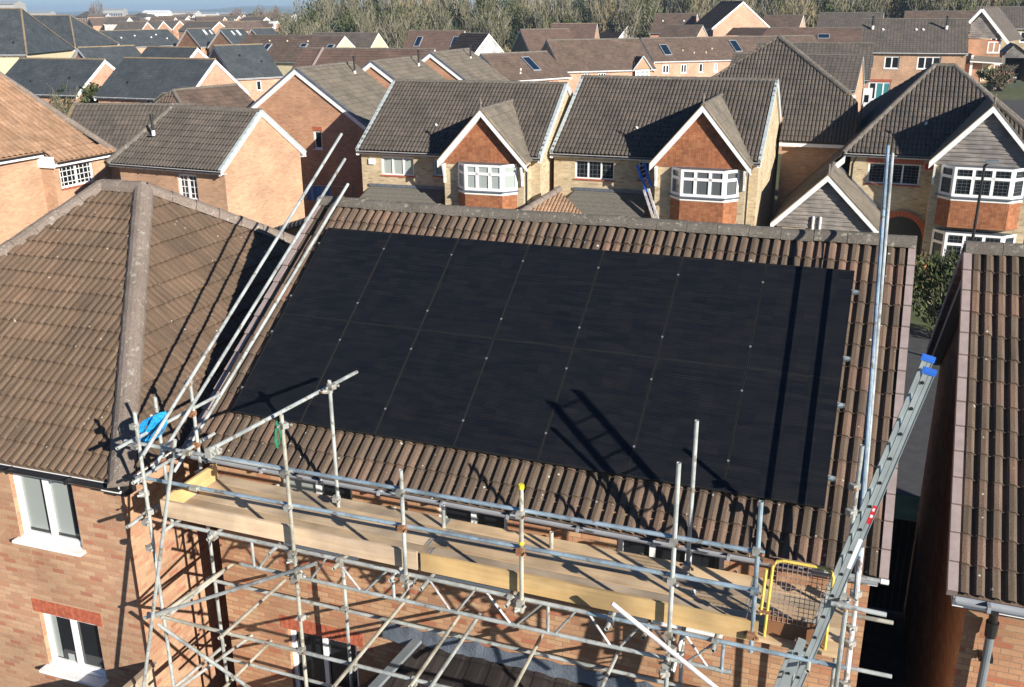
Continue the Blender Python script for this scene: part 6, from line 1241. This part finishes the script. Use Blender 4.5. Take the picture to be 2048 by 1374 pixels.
for i, (px, dd, h_) in enumerate(((530, 420, 13), (548, 400, 12), (470, 520, 13), (508, 480, 11), (575, 300, 11), (560, 350, 10), (195, 640, 17), (540, 260, 7))):
    d_ = sight(px, 20); d_ = d_ / math.hypot(d_[0], d_[1]); tree('bare_tree', ['tall pinkish leafless tree at the left end of the skyline wood', 'pinkish leafless tree right next to the tallest one at the wood end', 'small hazy leafless tree above the far town', 'leafless tree between the round evergreen and the pinkish trees', 'leafless tree at the very edge of the wood', 'pale leafless tree just left of the wood edge', 'lone hazy leafless tree behind the red brick block', 'low leafless tree beside the floodlight pole'][i], (CAMP[0] + d_[0] * dd, CAMP[1] + d_[1] * dd, 0), h_, h_ * .36, 'twig_r' if i in (0, 1, 2, 6) else 'twig', 900, (.18, 1.6), up=1, r=.25)
# ================================================================== small things
k = MB(); k.tube((11.16, 22, 0), (11.2, 22, 6.42), .06, 'gutter_black', 10, r1=.04); k.path([(11.2, 22, 6.4), (11.28, 21.9, 6.52)], .035, 'gutter_black'); k.box((11.2, 21.75, 6.5), (.34, 0, .02), (0, .17, 0), (0, 0, .09), 'pipe_grey'); solo(k, 'street_lamp', 'slim black street lamp in front of the timber-gabled bay house', 'street lamp', (11.16, 22, 0))
for i, (px, py, r_, lab) in enumerate(((1838, 548, .22, 'upper terracotta pot beside the garden bush'), (1848, 562, .15, 'lower terracotta pot beside the garden bush'))):
    p = Z(px, py, .4); k = MB(); k.tube((p[0], p[1], 0), (p[0], p[1], .75 - i * .25), r_ * .8, 'orange_clay', 12, r1=r_ * 1.35); k.tube((p[0], p[1], .75 - i * .25), (p[0], p[1], .83 - i * .25), r_ * 1.5, 'orange_clay', 12); solo(k, 'plant_pot', lab, 'pot', (p[0], p[1], 0), 'terracotta pots')
# back garden between the left houses: washing, parasol, fence
k = MB(); a, b = Z(612, 372, 2.3), Z(664, 372, 2.3)
for i in range(10):
    s0, s1 = i / 10, (i + 1) / 10; w0, w1 = .1 * sin(i * 1.7), .1 * sin((i + 1) * 1.7); k.poly([a + (b - a) * s0 + V3((0, w0, 0)), a + (b - a) * s1 + V3((0, w1, 0)), a + (b - a) * s1 + V3((0, w1, -.75)), a + (b - a) * s0 + V3((0, w0, -.75 - .03 * (i % 3)))], 'blue_sheet')
solo(k, 'bed_sheet', 'blue sheet hanging in the shaded garden behind the ridge\'s left end', 'sheet', (a + b) / 2)
k = MB(); k.poly([a, a + V3((0, .02, 0)), b + V3((0, .02, 0)), b], 'white'); k.tube(a - V3((.8, 0, -.03)), b + V3((1.2, 0, .03)), .008, 'white', 5); k.tube((a[0] - .8, a[1], 0), (a[0] - .8, a[1], 2.4), .03, 'pipe_grey', 6); k.tube((b[0] + 1.2, b[1], 0), (b[0] + 1.2, b[1], 2.4), .03, 'pipe_grey', 6); solo(k, 'washing_line', 'thin washing line carrying the blue sheet', 'washing line', (a[0], a[1], 0))
p = Z(690, 395, 1.0); t = thing('closed_parasol', 'closed dark green parasol in the shaded garden behind the ridge', 'parasol', (p[0], p[1], 0)); k = MB(); k.tube((p[0], p[1], 1.0), (p[0], p[1], 2.9), .2, 'green_cloth', 10, r1=.04); k.build('canopy', t); k = MB(); k.tube((p[0], p[1], 0), (p[0], p[1], 1.1), .025, 'pipe_grey', 6); k.build('pole', t)
fp = thing('panel_fence', 'dark vertical-board fence beside the parasol in the shaded garden', 'fence', (Z(712, 385, 1.8)[0], Z(712, 385, 1.8)[1], 0)); a, b = Z(698, 370, 1.8), Z(745, 372, 1.8); k = MB(); u = (b - a) / 12
for i in range(12): k.box(V3((a[0], a[1], 0)) + u * i, u * .94, (0, .03, 0), (0, 0, 1.8), 'clad')
k.build('board', fp)
# low wall roof edge in the gap behind the hipped house
gb = thing('garage_block', 'small hipped tiled garage roof wedged behind the hipped house and the main verge', 'garage', (-3.0, 14.5, 0))
k = MB(); a, b, c, d = Z(533, 468, 3.6), Z(620, 440, 4.6), Z(655, 520, 2.5), Z(500, 520, 2.5)
k.poly([a, d, c, b], 'tile_orange', [(0, 2), (0, 0), (3, 0), (3, 3)]); k.build('roof', gb); k = MB(); ridge(k, a, b, 'ridge', .2, seg=.3); k.build('ridge_tiles', gb)
# ================================================================== haze
HAZE = 2.6e-4
if HAZE:
    hm = bpy.data.materials.new('haze'); hm.use_nodes = True; n = hm.node_tree.nodes; n.clear(); oo = n.new('ShaderNodeOutputMaterial'); pv_ = n.new('ShaderNodeVolumePrincipled')
    pv_.inputs['Color'].default_value = (.60, .80, 1.0, 1); pv_.inputs['Density'].default_value = HAZE; pv_.inputs['Anisotropy'].default_value = .1; hm.node_tree.links.new(pv_.outputs[0], oo.inputs['Volume'])
    MT['haze'] = hm; k = MB(); k.box((-12500, -400, -2.5), (25000, 0, 0), (0, 12800, 0), (0, 0, 62), 'haze'); o = k.build('haze'); o['kind'] = 'stuff'; tag(o, 'faint blue haze over the far town', 'haze', kind='stuff')
    o.visible_shadow = True
